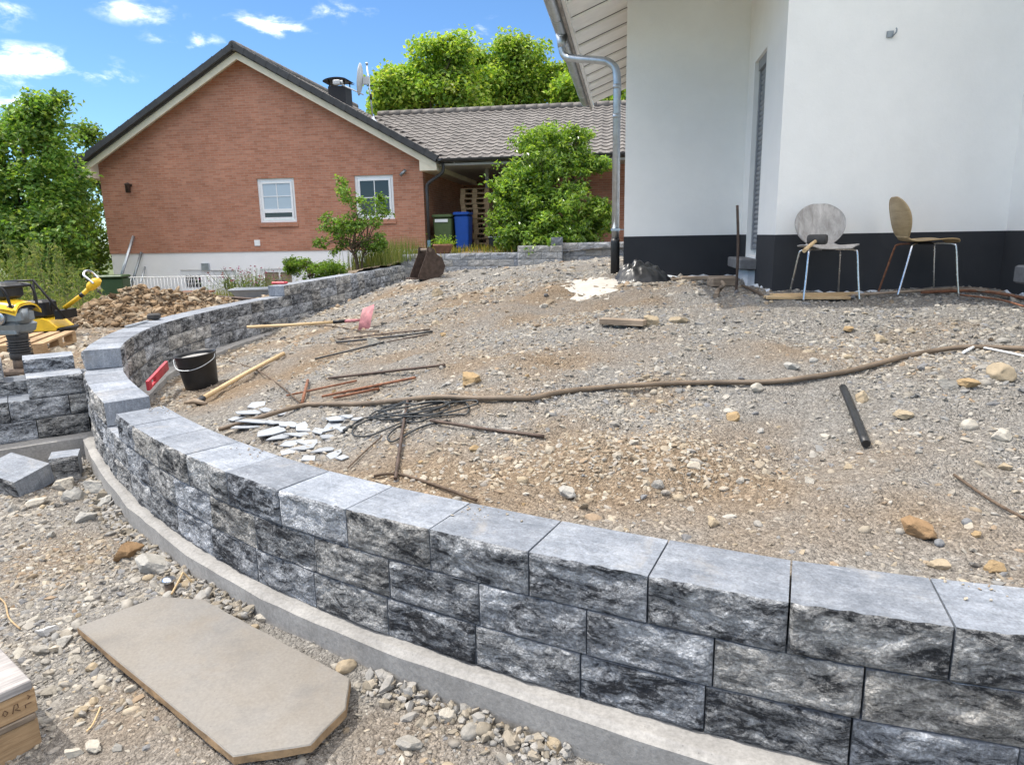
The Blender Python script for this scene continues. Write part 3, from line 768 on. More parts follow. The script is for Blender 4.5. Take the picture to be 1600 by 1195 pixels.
# ------------------------------------------------------------------ low garden walls at the back
def straight_wall(label, P, Q, top, n, names, z0s, depth=.28, both=False):
    P = Vector(P); Q = Vector(Q); L = (Q-P).length; u = (Q-P)/L; nr = Vector((u.y, -u.x))     # nr: towards the camera
    t = thing('garden_wall', label, 'wall', (P.x, P.y, top-n*CH))
    sd = int(abs(P.x*100))+700
    for k in range(n):
        z = top-(k+1)*CH; s = 0.0; first = .2 if k % 2 else .4
        while s < L-.02:
            e = min(L, s+first); first = .4
            if L-e < .1: e = L
            sd += 1
            a, b = P+u*s, P+u*e
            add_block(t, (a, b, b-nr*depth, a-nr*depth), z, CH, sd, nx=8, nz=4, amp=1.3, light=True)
            s = e
    return t
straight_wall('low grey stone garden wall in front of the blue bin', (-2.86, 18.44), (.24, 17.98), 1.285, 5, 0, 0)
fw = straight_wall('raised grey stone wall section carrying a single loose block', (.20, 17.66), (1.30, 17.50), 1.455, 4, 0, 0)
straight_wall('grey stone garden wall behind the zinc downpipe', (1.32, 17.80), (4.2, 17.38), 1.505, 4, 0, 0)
lb = thing('loose_block', 'single pale stone block set on top of the raised wall section', 'block', (1.18, 17.66, 1.455))
V, F, mi, c, a = block_mesh(((-.14, -.14), (.14, -.14), (.14, .14), (-.14, .14)), .19, 8, 5, seed=901)
mesh_obj('block', V, F, [M['top'], M['top']], lb, False, mi)
# ------------------------------------------------------------------ the white house on the right
WH = thing('white_house', 'white rendered house with dark plinth and zinc downpipe at the right', 'house', (1.39, 8.6, 0), radians(-9.5))
def part(name, mb, mats, parent, **kw): return mb.build(name, mats, parent, **kw)
def bx(x0, x1, y0, y1, z0, z1, mb=None, mi=0):
    mb = mb or MB(); mb.box(((x0+x1)/2, (y0+y1)/2, (z0+z1)/2), (x1-x0, y1-y0, z1-z0), mi); return mb
ZB, ZT = .9, 5.2
BU, BV, RU = 1.36, -2.0, 3.25            # bay corner, bay front, right inner corner
w = MB()
bx(0, BU+.3, 0, .3, ZB, ZT, w); bx(0, .3, .3, 5.0, ZB, ZT, w); bx(.3, 8, 4.7, 5.0, ZB, ZT, w)
bx(BU, BU+.3, -.42, 0, ZB, ZT, w); bx(BU, BU+.3, BV, -1.09, ZB, ZT, w); bx(BU, BU+.3, -1.09, -.42, 3.46, ZT, w); bx(BU, BU+.3, -1.09, -.42, ZB, 1.44, w)
bx(BU+.3, RU+.3, BV, BV+.3, ZB, ZT, w)
bx(RU, RU+.3, -2.42, BV, ZB, ZT, w); bx(RU, RU+.3, -6, -3.55, ZB, ZT, w); bx(RU, RU+.3, -3.55, -2.42, 3.6, ZT, w); bx(RU, RU+.3, -3.55, -2.42, ZB, 1.42, w)
part('wall', w, M['white'], WH)
pl = MB(); e = .004; PZ = 1.665
def plq(x0, y0, x1, y1, z0, z1):          # a thin coat on a wall face
    d = Vector((x1-x0, y1-y0)); L = d.length; d /= L; n = Vector((d.y, -d.x)); a = Vector((x0, y0))+n*e; b = Vector((x1, y1))+n*e
    pl.add([(a.x, a.y, z0), (b.x, b.y, z0), (b.x, b.y, z1), (a.x, a.y, z1), (x0, y0, z1), (x1, y1, z1)], [(0, 1, 2, 3), (3, 2, 5, 4)])
zb0 = 1.155
plq(-.004, 0, BU-.004, 0, zb0, PZ)
plq(0, 5, 0, -.004, zb0, PZ)
plq(BU, -.004, BU, -.42, zb0, PZ); plq(BU, -1.09, BU, BV-.004, zb0-.02, PZ)
plq(BU-.004, BV, RU-.004, BV, zb0-.03, PZ); plq(RU, BV-.004, RU, -2.42, zb0-.03, PZ)
part('plinth', pl, M['plinth'], WH)
# ragged foundation foam below the dark coat
fm = MB()
def ragged(x0, y0, x1, y1, zt, n=26):
    d = Vector((x1-x0, y1-y0)); L = d.length; u = d/L; nr = Vector((u.y, -u.x)); vs = []; fs = []
    for i in range(n+1):
        s = L*i/n; q = Vector((x0, y0))+u*s; r_ = random.uniform(.014, .055); t_ = zt+random.uniform(-.012, .025)
        vs += [(q.x+nr.x*(r_+.02), q.y+nr.y*(r_+.02), .95), (q.x+nr.x*r_, q.y+nr.y*r_, t_-.02), (q.x+nr.x*.007, q.y+nr.y*.007, t_)]
    for i in range(n):
        for k in range(2): fs.append((i*3+k, i*3+3+k, i*3+4+k, i*3+1+k))
    fm.add(vs, fs)
ragged(BU, -1.0, BU, BV-.03, 1.16); ragged(BU-.03, BV, RU, BV, 1.145, 40); ragged(RU, BV, RU, -2.5, 1.15, 10); ragged(.0, 0, BU, 0, 1.185, 20)
part('foundation_edge', fm, M['foam'], WH)
# tall window with its roller shutter half hidden in the reveal
win = part('window', bx(BU+.10, BU+.16, -1.09, -.42, 1.44, 1.50), M['upvc'], WH)
fr_ = MB(); bx(BU+.05, BU+.15, -1.088, -1.03, 1.5, 3.46, fr_); bx(BU+.05, BU+.15, -.48, -.422, 1.5, 3.46, fr_); bx(BU+.03, BU+.16, -1.03, -.48, 3.36, 3.46, fr_)
part('guide_rail', fr_, M['shutter'], win)
for i in range(36):
    z = 1.515+i*.0515; s = MB(); n = 5
    vs = []
    for k in range(n+1):
        t = k/n; vs.append((BU+.075-.014*sin(pi*t), -1.03, z+.0495*t)); vs.append((BU+.075-.014*sin(pi*t), -.48, z+.0495*t))
    s.add(vs, [(2*k, 2*k+1, 2*k+3, 2*k+2) for k in range(n)], smooth=True)
    part('slat', s, M['shutter'], win)
sl = MB(); sl.bbox((BU+.0, -.70, 1.365), (.34, .88, .11), .012); part('window_sill', sl, M['sill'], WH)
sm = MB(); sm.box((BU-.02, -.7, 1.2), (.1, .74, .2)); part('sill_mortar', sm, M['foam'], WH)
dr = MB(); bx(RU-.015, RU+.07, -2.50, -2.415, 1.42, 3.6, dr); bx(RU-.015, RU+.07, -3.555, -3.47, 1.42, 3.6, dr); bx(RU-.015, RU+.07, -3.47, -2.50, 3.5, 3.6, dr); bx(RU-.012, RU+.07, -3.47, -2.50, 1.42, 1.50, dr)
door = part('terrace_door', dr, M['upvc'], WH); part('pane', bx(RU+.03, RU+.05, -3.47, -2.50, 1.50, 3.5), M['glass'], door)
st = MB(); st.bbox((RU-.06, -3.1, 1.33), (.22, 1.1, .14), .014); part('door_step', st, M['sill'], WH)
part('step_footing', bx(RU-.09, RU-.005, -3.5, -2.6, .9, 1.26), M['foam'], WH)
# roof with sloping soffit, gutter and downpipe
TS = tan(radians(21)); EU, EZ = -.66, 4.06
def soffit_z(u): return EZ+(u-EU)*TS
rf = MB(); V0, V1 = -2.85, 5.25
rf.add([(EU-.06, V0, EZ+.07), (5, V0, soffit_z(5)+.09), (5, V1, soffit_z(5)+.09), (EU-.06, V1, EZ+.07), (EU-.06, V0, EZ+.20), (5, V0, soffit_z(5)+.25), (5, V1, soffit_z(5)+.25), (EU-.06, V1, EZ+.20)],
       [(0, 3, 2, 1), (4, 5, 6, 7), (0, 1, 5, 4), (1, 2, 6, 5), (2, 3, 7, 6), (3, 0, 4, 7)])
roof = part('roof', rf, M['tile'], WH)
bx(RU-.5, 9, -7, V0, 6.2, 6.4); nb = 27
for i in range(nb):
    v0 = V0+.02+i*(V1-V0-.04)/nb; v1 = v0+(V1-V0-.04)/nb-.006
    s = MB(); u0, u1 = EU+.03, (0.0 if v0 > -.2 else BU)
    tw = .055
    dz = .0 if i % 2 else .035
    P = [(u0, v0, soffit_z(u0)+dz), (u1, v0, soffit_z(u1)+dz), (u1, v1, soffit_z(u1)+dz), (u0, v1, soffit_z(u0)+dz)]
    s.add(P+[(a, b, c+.028) for a, b, c in P], [(0, 3, 2, 1), (4, 5, 6, 7), (0, 1, 5, 4), (1, 2, 6, 5), (2, 3, 7, 6), (3, 0, 4, 7)])
    part('soffit_board', s, M['soffit'], roof)
fa = MB(); bx(EU-.03, EU+.0, V0, V1, EZ-.07, EZ+.12, fa); part('fascia', fa, M['greywood'], roof)
fa = MB(); bx(EU+.0, EU+.035, V0, V1, EZ-.035, EZ+.06, fa); part('fascia_trim', fa, M['soffit'], roof)
gu = MB(); GX, GZ, gr = EU-.125, EZ+.075, .08
for j, (a, b) in enumerate([(V0+i*.9, min(V1, V0+(i+1)*.9)) for i in range(9)]):
    seg = 10; rr = gr+(.0015 if j % 2 else 0); vs = []; fs = []
    for k in range(seg+1):
        t = pi+pi*k/seg; vs += [(GX+rr*cos(t), a, GZ+rr*sin(t)), (GX+rr*cos(t), b, GZ+rr*sin(t))]
    gu.add(vs, [(2*k, 2*k+1, 2*k+3, 2*k+2) for k in range(seg)], smooth=True)
    gu.tube([(GX+(gr+.003)*cos(pi+pi*k/10), b-.02, GZ+(gr+.003)*sin(pi+pi*k/10)) for k in range(11)], .006, 6)
gu.tube([(GX-gr, V0, GZ), (GX-gr, V1, GZ)], .011, 8); gu.tube([(GX+gr, V0, GZ), (GX+gr, V1, GZ)], .005, 6)
vs = [(GX+gr*cos(pi+pi*k/10), V1, GZ+gr*sin(pi+pi*k/10)) for k in range(11)]
gu.add(vs, [tuple(range(11))]); gu.add([(a, V0, c) for a, b, c in vs], [tuple(range(10, -1, -1))])
part('gutter', gu, M['zinc'], WH)
dp = MB(); OV = .42; PR = .045
path = smooth_path([(GX, OV, GZ-.04), (GX, OV, GZ-.20), (GX+.04, OV-.01, GZ-.30), (GX+.15, OV-.06, GZ-.345), (-.30, .17, GZ-.43), (-.20, .12, GZ-.47), (-.125, .09, GZ-.55), (-.105, .08, GZ-.68)], 6)
dp.tube(path+[Vector((-.105, .08, 1.60))], PR, 14)
dp.tube([(GX, OV, GZ-.05), (GX, OV, GZ-.15), (GX, OV, GZ-.2)], [.075, .055, .05], 12)
for z in (GZ-.72, GZ-1.05, 1.63): dp.tube([(-.105, .08, z), (-.105, .08, z-.05)], PR+.004, 14)
part('downpipe', dp, M['zinc'], WH)
part('standpipe', MB().tube([(-.105, .08, 1.64), (-.105, .08, 1.60), (-.105, .08, .95)], [.054, .056, .056], 14), M['blackpipe'], WH)
part('pipe_clip', MB().tube([(0, .08, 1.75), (-.06, .08, 1.75)], .008, 6).box((-.105, .08, 1.75), (.11, .11, .03)), M['zinc'], WH)
hk = MB().tube(smooth_path([(2.2, BV, 3.27), (2.2, BV-.03, 3.27), (2.215, BV-.04, 3.29), (2.22, BV-.035, 3.315), (2.215, BV-.03, 3.325)], 4), .006, 6).box((2.18, BV-.008, 3.285), (.05, .016, .05))
part('wall_hook', hk, M['greymetal'], WH)

# ------------------------------------------------------------------ the brick house on the left
BH = thing('brick_house', 'red brick gabled bungalow with dark tiled roof behind the garden', 'house', (-2.42, 20.5, 0), radians(-8))
XL, XR, XM, ZP = -10.03, 0.0, -5.1, 1.38
RS = .56
def roof_z(x): return 7.0-RS*abs(x-XM)          # top of the tiles
def brick_z(x): return roof_z(x)-.21
WINS = [(-5.01, -3.86, 2.22, 3.47), (-2.03, -.88, 2.24, 3.47)]
g = MB(); DEP = .11
def quad(mb, pts, mi=0): mb.add(pts, [tuple(range(len(pts)))], mi)
xs = [XL, -5.1, -5.01, -3.86, -2.03, -.88, XR]
for a, b in zip(xs, xs[1:]):
    wn_ = [w_ for w_ in WINS if abs(w_[0]-a) < .01]
    if wn_:
        _, _, z0, z1 = wn_[0]
        quad(g, [(a, 0, ZP), (b, 0, ZP), (b, 0, z0), (a, 0, z0)]); quad(g, [(a, 0, z1), (b, 0, z1), (b, 0, brick_z(b)), (a, 0, brick_z(a))])
        quad(g, [(a, 0, z0), (b, 0, z0), (b, DEP, z0), (a, DEP, z0)]); quad(g, [(a, 0, z1), (a, DEP, z1), (b, DEP, z1), (b, 0, z1)])
        quad(g, [(a, 0, z0), (a, DEP, z0), (a, DEP, z1), (a, 0, z1)]); quad(g, [(b, 0, z0), (b, 0, z1), (b, DEP, z1), (b, DEP, z0)])
    else: quad(g, [(a, 0, ZP), (b, 0, ZP), (b, 0, brick_z(b)), (a, 0, brick_z(a))])
quad(g, [(XR, 0, .9), (XR, 9, .9), (XR, 9, brick_z(XR)), (XR, 0, brick_z(XR))]); quad(g, [(XL, 9, ZP), (XL, 0, ZP), (XL, 0, brick_z(XL)), (XL, 9, brick_z(XL))])
quad(g, [(XL, 0, ZP), (XR, 0, ZP), (XR, .04, ZP), (XL, .04, ZP)])
part('wall', g, M['brick'], BH)
b_ = MB(); YB = .025
OPEN = [(-7.78, -7.05, .26, .86), (-6.80, -5.95, -.35, .84), (-5.16, -4.12, .15, .86)]
xs = sorted({XL+.02, XR-.02} | {v for o_ in OPEN for v in o_[:2]})
for a, b in zip(xs, xs[1:]):
    op = [o_ for o_ in OPEN if abs(o_[0]-a) < .01]
    if op:
        _, _, z0, z1 = op[0]
        quad(b_, [(a, YB, z1), (b, YB, z1), (b, YB, ZP), (a, YB, ZP)]); quad(b_, [(a, YB, -.6), (b, YB, -.6), (b, YB, z0), (a, YB, z0)])
        for pts in ([(a, YB, z1), (a, .15, z1), (b, .15, z1), (b, YB, z1)], [(a, YB, z0), (b, YB, z0), (b, .15, z0), (a, .15, z0)], [(a, YB, z0), (a, .15, z0), (a, .15, z1), (a, YB, z1)], [(b, YB, z0), (b, YB, z1), (b, .15, z1), (b, .15, z0)]): quad(b_, pts)
    else: quad(b_, [(a, YB, -.6), (b, YB, -.6), (b, YB, ZP), (a, YB, ZP)])
quad(b_, [(XL+.02, 9, -.6), (XL+.02, YB, -.6), (XL+.02, YB, ZP), (XL+.02, 9, ZP)])
part('basement_wall', b_, M['basement'], BH)
def casement(x0, x1, z0, z1, y, glass, low=False, tilt=0):
    f = MB(); t = .075
    bx(x0, x0+t, y, y+.06, z0, z1, f); bx(x1-t, x1, y, y+.06, z0, z1, f); bx(x0+t, x1-t, y, y+.06, z1-t, z1, f); bx(x0+t, x1-t, y, y+.06, z0, z0+t, f)
    wd = part('window', f, M['upvc'], BH)
    s = MB(); a0, a1, c0, c1 = x0+t+.012, x1-t-.012, z0+t+.01, z1-t-.01; t2 = .06; y2 = y-.012
    bx(a0, a0+t2, y2, y2+.05, c0, c1, s); bx(a1-t2, a1, y2, y2+.05, c0, c1, s); bx(a0+t2, a1-t2, y2, y2+.05, c1-t2, c1, s); bx(a0+t2, a1-t2, y2, y2+.05, c0, c0+t2, s)
    part('sash', s, M['upvc'], wd)
    lowz = c0+t2
    if low:
        lowz = c0+.30; part('transom', bx(a0+t2, a1-t2, y2-.004, y2+.05, c0+.19, lowz), M['upvc'], wd)
        part('pane', bx(a0+t2, a1-t2, y2+.02, y2+.03, c0+t2, c0+.19), M['glass'], wd)
    mx = (a0+a1)/2; mz = (lowz+c1-t2)/2; t3 = .022
    m = MB(); bx(mx-t3/2, mx+t3/2, y2+.008, y2+.04, lowz, c1-t2, m); bx(a0+t2, mx-t3/2, y2+.009, y2+.04, mz-t3/2, mz+t3/2, m); bx(mx+t3/2, a1-t2, y2+.009, y2+.04, mz-t3/2, mz+t3/2, m)
    part('muntin', m, M['upvc'], wd)
    for xa, xb in ((a0+t2, mx-t3/2), (mx+t3/2, a1-t2)):
        for za, zb in ((lowz, mz-t3/2), (mz+t3/2, c1-t2)): part('pane', bx(xa, xb, y2+.022, y2+.03, za, zb), glass, wd)
    return wd
casement(-5.01, -3.86, 2.22, 3.47, .045, M['glass_sky'], True); casement(-2.03, -.88, 2.24, 3.47, .045, M['glass'])  # left window: sky reflection put into the pane colour
for x0, x1, z0, z1 in WINS:
    part('window_sill', bx(x0-.04, x1+.04, -.045, .05, z0-.13, z0-.004), M['brick'], BH)
    part('lintel', bx(x0-.06, x1+.06, -.006, .05, z1+.004, z1+.215), M['brick'], BH)
bwf = MB(); x0, x1, z0, z1 = OPEN[0]
for (a, b, c, d) in ((x0, x0+.14, z0, z1), (x1-.1, x1, z0, z1), (x0+.14, x1-.1, z1-.17, z1), (x0+.14, x1-.1, z0, z0+.07)): bx(a, b, .06, .12, c, d, bwf)
bw_ = part('basement_window', bwf, M['upvc'], BH); part('pane', bx(x0+.14, x1-.1, .10, .11, z0+.07, z1-.17), M['glass'], bw_)
gb = MB()
for k in range(1, 4): gb.tube([(x0+.14+k*.13, .05, z0+.05), (x0+.14+k*.13, .05, z1-.15)], .008, 6)
for k in range(1, 3): gb.tube([(x0+.1, .045, z0+.07+k*.12), (x1-.08, .045, z0+.07+k*.12)], .008, 6)
part('window_bars', gb, M['upvc'], bw_)
x0, x1, z0, z1 = OPEN[1]
bd = part('basement_door', bx(x0+.06, x1, .09, .14, z0, z1-.02), M['upvc'], BH); pp = MB()
pp.lathe([(.0, 0), (.19, 0), (.20, .012), (.0, .014)], 20, M=Matrix.Translation((x0+.58, .088, .38)) @ Matrix.Rotation(pi/2, 4, 'X')); part('porthole', pp, M['glass'], bd)
part('door_frame', bx(x0, x0+.06, .06, .14, z0, z1).box(((x0+x1)/2, .10, z1-.01), (x1-x0, .08, .02)), M['upvc'], bd)
x0, x1, z0, z1 = OPEN[2]; f = MB()
for (a, b, c, d) in ((x0, x0+.1, z0, z1), (x1-.07, x1, z0, z1), (x0+.1, x1-.07, z1-.1, z1), (x0+.56, x0+.61, z0, z1-.1)): bx(a, b, .06, .12, c, d, f)
bw2 = part('basement_window', f, M['upvc'], BH); part('pane', bx(x0+.1, x1-.07, .10, .11, z0, z1-.1), M['oldwood'], bw2)
part('meter_box', bx(-7.02, -6.78, -.045, YB, .84, 1.06), M['zinc'], BH); part('vent_cover', bx(-5.24, -5.07, -.03, 0, 1.55, 1.72), M['upvc'], BH)
part('wall_lamp', MB().lathe([(0, -.13), (.07, -.12), (.075, .10), (.10, .12), (.04, .16), (0, .17)], 10, c=(-9.07, -.11, 3.3)).box((-9.07, -.02, 3.4), (.14, .05, .08)), M['browniron'], BH)
part('camera', MB().tube([(-.52, -.02, 3.5), (-.52, -.10, 3.52)], .02, 8).tube([(-.62, -.14, 3.42), (-.46, -.10, 3.58)], .045, 10), M['greymetal'], BH)
# roof: slab, soffits, barge boards, tiles
OV_, EX = .38, .52
rx = [XL-.62, XM, XR+.55]
r_ = MB(); yb = 9.3
for a, b in ((rx[0], rx[1]), (rx[1], rx[2])):
    zt = [roof_z(a)-.05, roof_z(b)-.05]
    r_.add([(a, -OV_, zt[0]-.10), (b, -OV_, zt[1]-.10), (b, yb, zt[1]-.10), (a, yb, zt[0]-.10), (a, -OV_, zt[0]), (b, -OV_, zt[1]), (b, yb, zt[1]), (a, yb, zt[0])],
           [(0, 3, 2, 1), (4, 5, 6, 7), (0, 1, 5, 4), (1, 2, 6, 5), (2, 3, 7, 6), (3, 0, 4, 7)])
rbh = part('roof', r_, M['tile'], BH)
bg_ = MB()
for a, b in ((rx[0]+.06, XM), (XM, rx[2]-.06)):
    for y0, y1, lo, hi in ((-OV_+.03, -OV_+.055, .34, .155), (-OV_+.055, .0, .20, .155)):
        bg_.add([(a, y0, roof_z(a)-lo), (b, y0, roof_z(b)-lo), (b, y1, roof_z(b)-lo), (a, y1, roof_z(a)-lo), (a, y0, roof_z(a)-hi), (b, y0, roof_z(b)-hi), (b, y1, roof_z(b)-hi), (a, y1, roof_z(a)-hi)],
                [(0, 3, 2, 1), (4, 5, 6, 7), (0, 1, 5, 4), (1, 2, 6, 5), (2, 3, 7, 6), (3, 0, 4, 7)])
part('barge_board', bg_, M['cream'], rbh)
for s_, x0 in ((1, XR), (-1, XL)):
    eb = MB()
    x1 = x0+s_*.47; zb_ = roof_z(x1)-.36
    P = [(x0+s_*.003, zb_), (x1, zb_), (x1, roof_z(x1)-.16), (x0+s_*.003, roof_z(x0)-.16)]
    eb.add([(x, -OV_+.056, z) for x, z in P]+[(x, 9, z) for x, z in P], [(0, 1, 2, 3), (4, 7, 6, 5), (0, 4, 5, 1), (1, 5, 6, 2), (3, 2, 6, 7), (0, 3, 7, 4)])
    part('eaves_box', eb, M['cream'], rbh)
vt = MB(); vt.box((0, 0, -.035), (.365, .17, .16)); vt.box((.185, -.003, -.04), (.03, .176, .176))
vme = None
for s_, a, b in ((1, XM, rx[2]), (-1, XM, rx[0])):
    n = int(abs(b-a)*1.146/.35)
    for i in range(n):
        t = (i+.5)/n; x = a+(b-a)*t
        if vme is None: o = part('verge_tile', vt, M['verge'], rbh); vme = o.data
        else: o = obj_from('verge_tile', vme, rbh)
        o.location = (x, -OV_-.055, roof_z(x)+.02); o.rotation_euler = (0, s_*math.atan(RS)+random.uniform(-.015, .015)+(.02*s_), 0)
        if s_ < 0: o.rotation_euler = (0, -math.atan(RS)-.02, pi) if False else (0, s_*math.atan(RS)-.02, 0)
def pantile(L=.40, W=.30, n=8, hgt=.032, drop=.028):
    vs = []
    for (y, dz) in ((0, 0), (L, drop*-1)):
        for k in range(n+1):
            t = k/n; h = hgt*(.5-.5*cos(2*pi*min(1, t/.62))) if t < .62 else -.008*sin(pi*(t-.62)/.38)
            vs.append((t*W*1.02, y, h+.03+dz))
    base = len(vs)
    for k in range(n+1): vs.append((vs[k][0], -.001, vs[k][2]-.028))
    fs = [(k, k+1, n+2+k, n+1+k) for k in range(n)]+[(base+k, base+k+1, k+1, k) for k in range(n)]
    return vs, fs
PV, PFc = pantile()
# right-hand slope of the gable roof, seen at a flat angle: one field of tiles
def tile_field(cells, Mx):
    pv = np.array(PV); n = len(pv); Vs = []; Fs = []
    q = np.array(PFc)
    for i, T in enumerate(cells):
        m = np.array(T); Vs.append(pv@m[:3, :3].T+m[:3, 3]); Fs.append(q+i*n)
    return np.concatenate(Vs), np.concatenate(Fs)
al = math.atan(RS); cells = []
Lr = (rx[2]-XM)/cos(al)
for j in range(int(Lr/.34)):
    for i in range(29):
        # tile runs: +y of the tile points up the slope (towards the ridge, -x), +x of the tile points to +y of the house
        s = Lr-.0-j*.34
        if s < .1: continue
        x = XM+s*cos(al); y = -OV_+.02+i*.305
        if y > 5.2 and x > -1.5: continue
        Rm = Matrix(((0, -cos(al), sin(al), x), (1, 0, 0, y), (0, sin(al), cos(al), roof_z(x)-.045), (0, 0, 0, 1)))
        cells.append(Rm)
V, F = tile_field(cells, None)
me = big_mesh('tile_field', V, F, M['tile'], None, False); o = obj_from('tile_field', me, rbh); o['kind'] = 'stuff'
ri = MB()
ri.tube([(0, 0, 0), (0, .42, .012)], .13, 12); rme = None
for i in range(24):
    if rme is None: o = part('ridge_tile', ri, M['tile'], rbh); rme = o.data
    else: o = obj_from('ridge_tile', rme, rbh)
    o.location = (XM, -OV_-.12+i*.4, roof_z(XM)-.02)
# gutters and downpipes of the gable house
gt = MB(); x = rx[2]+.06
def gutter(mb, p0, p1, r=.07):
    p0, p1 = Vector(p0), Vector(p1); d = (p1-p0).normalized(); s = Vector((d.y, -d.x, 0)); vs = []; n = 8
    for k in range(n+1):
        t = pi+pi*k/n; o_ = s*(r*cos(t))+Vector((0, 0, r*sin(t))); vs += [p0+o_, p1+o_]
    mb.add(vs, [(2*k, 2*k+1, 2*k+3, 2*k+2) for k in range(n)], smooth=True)
    mb.tube([p0-s*r, p1-s*r], .012, 6); mb.tube([p0+s*r, p1+s*r], .012, 6)
    for e_ in (p0, p1): mb.add([e_+s*(r*cos(pi+pi*k/n))+Vector((0, 0, r*sin(pi+pi*k/n))) for k in range(n+1)], [tuple(range(n+1))])
gutter(gt, (x, -OV_-.1, roof_z(rx[2])-.02), (x, .35, roof_z(rx[2])-.02))
gutter(gt, (rx[0]-.06, -OV_-.1, roof_z(rx[0])-.02), (rx[0]-.06, 9, roof_z(rx[0])-.02))
part('gutter', gt, M['darkgutter'], BH)
zg = roof_z(rx[2])-.1
part('downpipe', MB().tube(smooth_path([(x, -.05, zg), (x, -.05, zg-.18), (x-.08, -.05, zg-.30), (.16, .03, zg-.52), (.09, .05, zg-.66), (.09, .05, zg-.85)], 5)+[Vector((.09, .05, 1.62))], .045, 10), M['darkgutter'], BH)
part('standpipe', MB().tube([(.09, .05, 1.62), (.09, .05, 1.2)], .05, 10), simple('blue_grey_pipe', (.10, .22, .30), .5), BH)
zg = roof_z(rx[0])-.1; xl_ = rx[0]-.06
part('downpipe', MB().tube(smooth_path([(xl_+.35, .1, zg+.02), (xl_+.35, .1, zg-.12), (xl_+.42, .15, zg-.25), (XL-.12, .25, zg-.5), (XL-.07, .3, zg-.62), (XL-.07, .3, zg-.8)], 5)+[Vector((XL-.07, .3, .4))], .045, 10), M['darkgutter'], BH)
# chimney with a metal cap
ch = MB(); bx(-3.97, -3.38, 3.4, 4.0, 4.9, 6.62, ch); chim = part('chimney', ch, M['plinth'], rbh)
cp = MB()
for a in (-3.93, -3.42):
    for b in (3.44, 3.96): cp.tube([(a, b, 6.61), (a, b, 6.80)], .02, 6)
n = 10; vs = []
for k in range(n+1):
    t = k/n; z = 6.78+.09*sin(pi*t)**.6; vs += [(-4.08+t*.84, 3.25, z), (-4.08+t*.84, 4.2, z)]
cp.add(vs, [(2*k, 2*k+1, 2*k+3, 2*k+2) for k in range(n)]); cp.add([(a, b, c-.05) for a, b, c in vs], [(2*k+2, 2*k+3, 2*k+1, 2*k) for k in range(n)])
cp.add([vs[2*k] for k in range(n+1)]+[(vs[2*k][0], vs[2*k][1], vs[2*k][2]-.05) for k in range(n+1)], [(k, n+1+k, n+2+k, k+1) for k in range(n)])
part('chimney_cap', cp, M['blackmetal'], chim) if False else part('chimney_cap', cp, M['blackmetal'], rbh)
# carport with its own tiled roof
CE, CEZ, CR, CRZ = -.08, 3.88, 5.0, 5.96
ca = atan2(CRZ-CEZ, CR-CE); CX1 = 7.6
c_ = MB()
def cz(y): return CEZ+(y-CE)*tan(ca)
def valley_x(z): return XM+(7.0-z)/RS
vx0, vx1 = valley_x(CEZ)+.0, valley_x(CRZ)
c_.add([(vx0, CE, CEZ-.04), (CX1, CE, CEZ-.04), (CX1, CR, CRZ-.04), (vx1, CR, CRZ-.04), (CX1, 2*CR-CE, CEZ-.04), (vx0, 2*CR-CE, CEZ-.04)], [(0, 1, 2, 3), (3, 2, 4, 5)])
c_.add([(vx0, CE, CEZ-.14), (CX1, CE, CEZ-.14), (CX1, CE, CEZ-.04), (vx0, CE, CEZ-.04)], [(0, 1, 2, 3)])
cr = part('carport_roof', c_, M['tile'], BH)
Lc = (CR-CE)/cos(ca); tcells = []
for j in range(int(Lc/.34)+1):
    y = CE-.05+j*.34*cos(ca); z = cz(y)
    if y > CR-.1: continue
    i = 0; x = CX1-.3
    while x > valley_x(z)-.05:
        tcells.append((j, x, y, z)); x -= .30
tcells.sort(key=lambda c: -((c[1] < 5.55) and (c[1] > -2))*100-c[0]*0+abs(c[1]-2.4)*.1)
vis = [c for c in tcells if c[1] < 5.75]; vis.sort(key=lambda c: -c[1]*0+c[0]); 
pick = vis[:300]; rest = [c for c in tcells if c not in pick]
tme = None
for j, x, y, z in pick:
    if tme is None:
        o = mesh_obj('tile', PV, PFc, M['tile'], cr); tme = o.data
    else: o = obj_from('tile', tme, cr)
    o.location = (x, y, z-.04+random.uniform(-.003, .003)); o.rotation_euler = (ca, 0, random.uniform(-.008, .008))
cl = [Matrix.Translation((x, y, z-.04)) @ Matrix.Rotation(ca, 4, 'X') for j, x, y, z in rest]
V, F = tile_field(cl, None); me = big_mesh('tile_field', V, F, M['tile'], None, False); o = obj_from('tile_field', me, cr); o['kind'] = 'stuff'
for i in range(26):
    o = obj_from('ridge_tile', rme, cr); o.location = (CX1-.42-i*.4, CR, CRZ-.03); o.rotation_euler = (0, 0, -pi/2)
    if o.location.x < vx1: break
gt = MB(); gutter(gt, (rx[2]+.02, CE-.09, CEZ-.05), (CX1, CE-.09, CEZ-.05)); part('gutter', gt, M['darkgutter'], BH)
part('carport_ceiling', bx(.01, CX1, CE+.02, 6, CEZ-.22, CEZ-.16), M['ceiling'], BH)
part('carport_back_wall', bx(.01, CX1, 5.8, 6.0, 1.0, CEZ-.22), M['brick'], BH)
part('carport_side_wall', bx(3.6, CX1, 1.2, 1.4, 1.0, CEZ-.22), M['brick'], BH)
part('carport_floor', bx(.01, CX1, -.2, 6.2, 1.0, 1.345), M['floor'], BH)
part('carport_post', bx(1.62, 1.72, 1.0, 1.1, 1.345, CEZ-.22), M['greywood'], BH)
